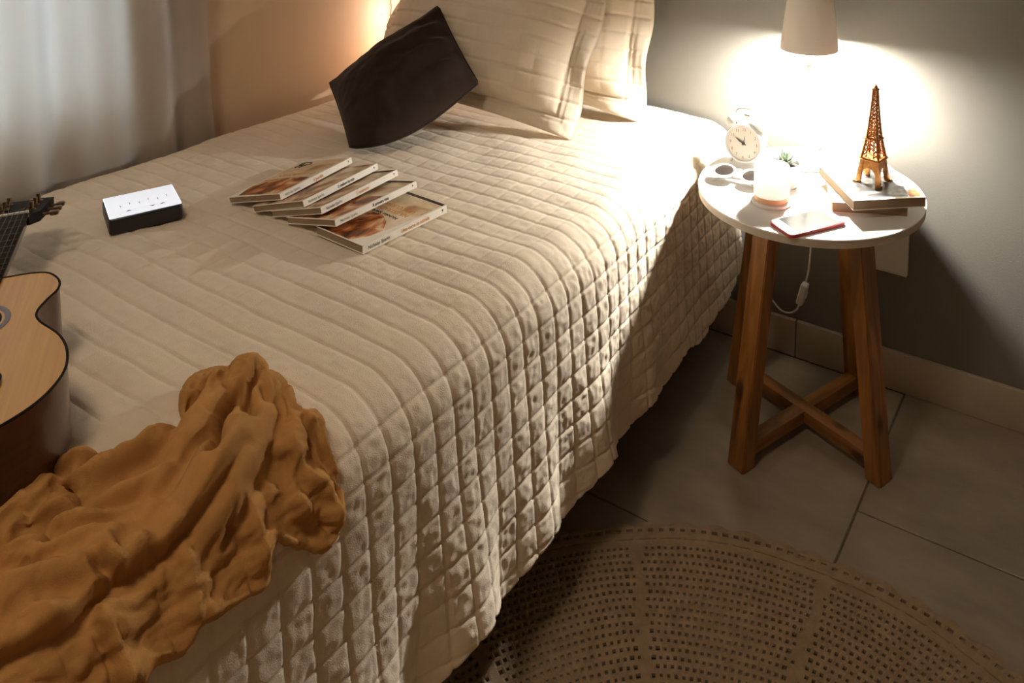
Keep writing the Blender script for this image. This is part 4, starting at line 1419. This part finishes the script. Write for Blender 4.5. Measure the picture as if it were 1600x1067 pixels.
# ------------------------------------------------------------------ lattice tower figurine
def tower():
    root = empty('tower_figurine', (1.326, -0.208, TH + .0394), (0, 0, R(215.6 - 45)))
    tag(root, 'copper lattice tower figurine standing on the nightstand books', 'figurine')
    H = .187
    root.scale = (1, 1, 1.10)
    prof = [(0, .0248), (.020, .0218), (.039, .0188), (.044, .0176), (.075, .0118), (.080, .0106), (.110, .0076), (.140, .0054), (.166, .0040)]
    zs = np.array([p[0] for p in prof])
    ws2 = np.array([p[1] for p in prof])
    hw = lambda z: float(np.interp(z, zs, ws2))
    # four corner legs (solid columns below the first platform, rails above)
    for sx, sy in ((-1, -1), (1, -1), (1, 1), (-1, 1)):
        bm = bmesh.new()
        zz = [0, .010, .020, .030, .040]
        for a, b in zip(zz[:-1], zz[1:]):
            pass
        sec = []
        for z in zz:
            w_ = hw(z)
            t_ = .0086 - .07 * z * .4
            sec.append([bm.verts.new((sx * (w_ - i * t_), sy * (w_ - j * t_), z)) for i, j in ((0, 0), (1, 0), (1, 1), (0, 1))])
        for a, b in zip(sec[:-1], sec[1:]):
            for i in range(4):
                j = (i + 1) % 4
                bm.faces.new((a[i], a[j], b[j], b[i]))
        bm.faces.new(sec[0])
        bm.faces.new(sec[-1])
        bm_box(bm, (sx * .0248 - .0055 * (1 if sx > 0 else 0) - (0 if sx > 0 else 0.0035), sy * .0248 - .0055 * (1 if sy > 0 else 0) - (0 if sy > 0 else 0.0035), 0), (sx * .0248 + .0035 * (1 if sx > 0 else 0) + (0 if sx > 0 else 0.0055), sy * .0248 + .0035 * (1 if sy > 0 else 0) + (0 if sy > 0 else 0.0055), .003))
        from_bm('leg', bm, M_COPPER, root)
        pts = [(sx * hw(z) * .97, sy * hw(z) * .97, z) for z in (.044, .060, .078, .095, .115, .140, .166)]
        bm = bmesh.new()
        bm_tube(bm, pts, [.0028, .0026, .0024, .0021, .0018, .0015, .0013], 4)
        from_bm('rail', bm, M_COPPER, root)
    # per face: arch, spandrel lattice, lattice above
    for f in range(4):
        rot = Matrix.Rotation(f * PI / 2, 4, 'Z')
        bm = bmesh.new()
        # arch under the first platform
        n_ = 14
        for k in range(n_):
            a0, a1 = PI * k / n_, PI * (k + 1) / n_
            r_ = .0150
            for aa, bb in ((a0, a1),):
                x0, z0_ = r_ * math.cos(aa), .010 + .0175 * math.sin(aa)
                x1, z1_ = r_ * math.cos(bb), .010 + .0175 * math.sin(bb)
                y0, y1 = -hw(z0_) + .0010, -hw(z1_) + .0010
                q = [Vector((x0, y0, z0_)), Vector((x1, y1, z1_)), Vector((x1, -hw(.041) + .001, .041)), Vector((x0, -hw(.041) + .001, .041))]
                fr_ = [bm.verts.new(rot @ v) for v in q]
                bk_ = [bm.verts.new(rot @ (v + Vector((0, .0016, 0)))) for v in q]
                bm.faces.new(fr_)
                bm.faces.new(list(reversed(bk_)))
                for i in range(4):
                    j = (i + 1) % 4
                    bm.faces.new((fr_[j], fr_[i], bk_[i], bk_[j]))
        from_bm('arch', bm, M_COPPER, root)
        bm = bmesh.new()
        lev = [.046, .054, .062, .070, .0785]
        for z0_, z1_ in zip(lev[:-1], lev[1:]):
            w0, w1 = hw(z0_), hw(z1_)
            for s in (-1, 1):
                i0, i1 = w0 * .42, w1 * .42
                bm_tube(bm, [rot @ Vector((s * w0, -w0, z0_)), rot @ Vector((s * i1, -w1, z1_))], .0011, 4)
                bm_tube(bm, [rot @ Vector((s * i0, -w0, z0_)), rot @ Vector((s * w1, -w1, z1_))], .0011, 4)
                bm_tube(bm, [rot @ Vector((s * i0, -w0, z0_)), rot @ Vector((s * i1, -w1, z1_))], .0011, 4)
        lev = [.080 + .0072 * k for k in range(13)]
        for z0_, z1_ in zip(lev[:-1], lev[1:]):
            w0, w1 = hw(z0_) * .97, hw(z1_) * .97
            bm_tube(bm, [rot @ Vector((-w0, -w0, z0_)), rot @ Vector((w1, -w1, z1_))], .0011, 4)
            bm_tube(bm, [rot @ Vector((w0, -w0, z0_)), rot @ Vector((-w1, -w1, z1_))], .0011, 4)
            bm_tube(bm, [rot @ Vector((-w0, -w0, z0_)), rot @ Vector((w0, -w0, z0_))], .0006, 4)
        from_bm('lattice', bm, M_COPPER, root)
    for z, w_, t_ in ((.041, .0222, .0034), (.0765, .0152, .0030), (.1640, .0062, .0030)):
        bm = bmesh.new()
        bm_box(bm, (-w_, -w_, z), (w_, w_, z + t_ * .45), None, .0004, 1)
        bm_box(bm, (-w_ * .9, -w_ * .9, z + t_ * .45), (w_ * .9, w_ * .9, z + t_), None, .0004, 1)
        from_bm('platform', bm, M_COPPER, root)
    lathe('spire', [(0, .1668), (.0044, .1668), (.0038, .1700), (.0018, .1730), (.0008, .1745), (.0006, H), (0, H)], M_COPPER, root, n=12)
tower()

# ------------------------------------------------------------------ fairy lights hanging in the corner
def fairy():
    root = empty('string_lights', (X0 + .012, -.112, .56))
    tag(root, 'string of tiny fairy lights hanging on the wall behind the cushion', 'string lights')
    rnd = random.Random(9)
    pts = []
    for k in range(30):
        z = 1.75 - k * .0412
        pts.append((.002 + rnd.uniform(-.002, .003), rnd.uniform(-.005, .005), z - .56))
    tube('wire', catmull(pts, 4), .0016, M_WIRE, root, n=6)
    warm = pmat('warm_lit_bulb', (1, .8, .6, 1), .4, emit=(1.0, .62, .40, 1), estr=22)
    cyan = pmat('cyan_lit_bulb', (.5, .8, 1, 1), .4, emit=(.30, .75, 1.0, 1), estr=9)
    heights = [(.699, -.026, cyan), (.668, .021, warm), (.740, .012, warm), (.785, -.020, warm), (.615, -.022, warm), (.585, .014, warm), (.86, .018, warm), (.93, -.02, cyan), (1.02, .02, warm), (1.12, -.02, warm), (1.25, .02, warm), (1.40, -.02, cyan)]
    for i, (z, dy, m) in enumerate(heights):
        p0 = Vector((.003, 0, z - .56))
        p1 = Vector((.008, dy * .75, z - .56))
        p2 = Vector((.009, dy, z - .56 + .001))
        tube('bulb_lead', [p0, p1], .0009, M_WIRE, root, n=5)
        bm = bmesh.new()
        bmesh.ops.create_icosphere(bm, subdivisions=2, radius=.0030, matrix=Matrix.Translation(p2))
        from_bm('bulb', bm, m, root, smooth=True)
        if z < 1.2:
            ld = bpy.data.lights.new('fairy_glow', 'POINT')
            ld.energy = FAIRY_POWER * (1.4 if z < .65 else 1.0)
            ld.color = (1.0, .57, .34) if m is warm else (.55, .80, 1.0)
            ld.shadow_soft_size = .004
            lo = bpy.data.objects.new('fairy_glow', ld)
            COL.objects.link(lo)
            lo.parent = root
            lo.location = p2 + Vector((.048, 0, 0))
fairy()

# ------------------------------------------------------------------ curtain and rod
def curtain():
    ny_, nz_ = 420, 60
    y = np.linspace(-2.25, -.690, ny_)
    z = np.linspace(.03, 2.36, nz_)
    Yc, Zc = np.meshgrid(y, z, indexing='ij')
    ph = (Yc + .02 * np.sin(Zc * 2.0 + Yc * 3)) * 1.0
    f = (.5 * np.sin(2 * PI * (ph + .86) / .128) + .32 * np.sin(2 * PI * (ph + .10) / .083 + .8 * np.sin(Zc * 1.3)) + .22 * np.sin(2 * PI * ph / .31))
    taper = .7 + .3 * np.clip((Zc - .3) / 2, 0, 1)
    x = -.052 + .030 * f * taper
    right = np.clip((Yc + .73) / .04, 0, 1)
    x = x + right * .006
    Yc = Yc + .018 * (Zc - .84) * 0 + .010 * np.sin(6 * Zc) * right
    P = np.stack([x, Yc, Zc], -1)
    org = np.array([-.05, -1.45, .03])
    o = grid_mesh('curtain', P - org, M_CURTAIN)
    o.location = org
    sm = o.modifiers.new('cloth_thickness', 'SOLIDIFY')
    sm.thickness = .0006
    tag(o, 'pale sheer curtain with soft folds hanging behind the bed', 'curtain')
    rod = tag(empty('curtain_rod', (-.05, -1.45, 2.38)), 'slim white curtain rod above the window', 'rod')
    tube('pole', [(0, -.86, 0), (0, .82, 0)], .010, M_WHITE_PAINT, rod, n=16)
    for s in (-.80, .76):
        tube('bracket', [(-.04, s, -.001), (0, s, -.001)], .006, M_WHITE_PAINT, rod, n=10)
    for k in range(24):
        yk = -.80 + k * .067
        ring = [(.013 * math.cos(a), yk, .013 * math.sin(a) - .006) for a in np.linspace(0, 2 * PI, 15)[:-1]]
        tube('ring', ring, .0014, M_STEEL, rod, n=5, closed=True)
curtain()

# ------------------------------------------------------------------ crocheted rug
def rug():
    cx_, cy_, Rmax = 1.40, -1.165, .655
    rows = []
    r = .02
    pitch = .0140
    while r < Rmax - .052:
        rows.append((r, r + pitch))
        r += pitch
    V_, F_ = [], []
    def zoff(px, py):
        return .0030 + .0016 * math.sin(px * 21 + 1.3 * math.sin(py * 17)) + .0012 * math.sin(py * 27 + px * 9)
    def add(rr_, a, z):
        x_, y_ = rr_ * math.cos(a), rr_ * math.sin(a)
        V_.append((x_, y_, z + zoff(x_, y_)))
        return len(V_) - 1
    rnd = random.Random(12)
    SECT = 12
    def ring(r0, r1, cnt, hole, shift=0.0):
        for k in range(cnt):
            a0, a1 = 2 * PI * (k + shift) / cnt, 2 * PI * (k + 1 + shift) / cnt
            am = (a0 + a1) / 2
            ph = (am * SECT / (2 * PI)) % 1.0
            seam = min(ph, 1 - ph) * 2 * PI * r0 / SECT
            ha, hr = hole
            if seam < .0075:
                ha = 0
            elif abs(seam - .016) < .006 and rnd.random() < .55:
                ha, hr = min(.8, ha * 1.3), min(.78, hr * 1.25)
            sc_ = rnd.uniform(.82, 1.12)
            o = [add(r0, a0, .0), add(r0, a1, .0), add(r1, a1, .0), add(r1, a0, .0)]
            for i in o:
                x_, y_, z_ = V_[i]
                V_[i] = (x_, y_, z_ + .0022)
            if ha <= 0:
                F_.append(tuple(o))
                continue
            ha_, hr_ = ha * sc_, hr * sc_
            rm = (r0 + r1) / 2 + rnd.uniform(-.0006, .0006)
            da, dr = (a1 - a0) * ha_ / 2, (r1 - r0) * hr_ / 2
            i_ = [add(rm - dr, am - da, .0012), add(rm - dr, am + da, .0012), add(rm + dr, am + da, .0012), add(rm + dr, am - da, .0012)]
            b_ = [add(rm - dr * .95, am - da * .95, -.0035), add(rm - dr * .95, am + da * .95, -.0035), add(rm + dr * .95, am + da * .95, -.0035), add(rm + dr * .95, am - da * .95, -.0035)]
            for j in range(4):
                n_ = (j + 1) % 4
                F_.append((o[j], o[n_], i_[n_], i_[j]))
                F_.append((i_[j], i_[n_], b_[n_], b_[j]))
    for r0, r1 in rows:
        cnt = max(12, int(round(2 * PI * (r0 + r1) / 2 / .0108 / SECT)) * SECT)
        ring(r0, r1, cnt, (.46, .42), rnd.random())
    rl = rows[-1][1]
    # plain dense band, slit row, scalloped edge with larger eyelets
    ring(rl, rl + .010, 360, (0, 0))
    ring(rl + .010, rl + .014, 96, (.82, .34))
    ring(rl + .014, rl + .024, 300, (0, 0))
    ring(rl + .024, rl + .038, 216, (.50, .50))
    n_ = 864
    e0, e1 = [], []
    for k in range(n_):
        a = 2 * PI * k / n_
        sc_ = .010 * abs(math.sin(a * 36)) + .003
        e0.append(add(rl + .038, a, .0022))
        e1.append(add(rl + .038 + sc_, a, .0005))
    for k in range(n_):
        j = (k + 1) % n_
        F_.append((e0[k], e0[j], e1[j], e1[k]))
    lathe_c = [add(0, 0, .0022)]
    c0 = [add(.02, 2 * PI * k / 24, .0022) for k in range(24)]
    for k in range(24):
        F_.append((lathe_c[0], c0[k], c0[(k + 1) % 24]))
    o = from_py('crochet_rug', V_, F_, M_RUG)
    o.location = (cx_, cy_, .0012)
    o.rotation_euler = (0, 0, R(4))
    tag(o, 'round beige crocheted rug with openwork holes on the floor', 'rug')
rug()
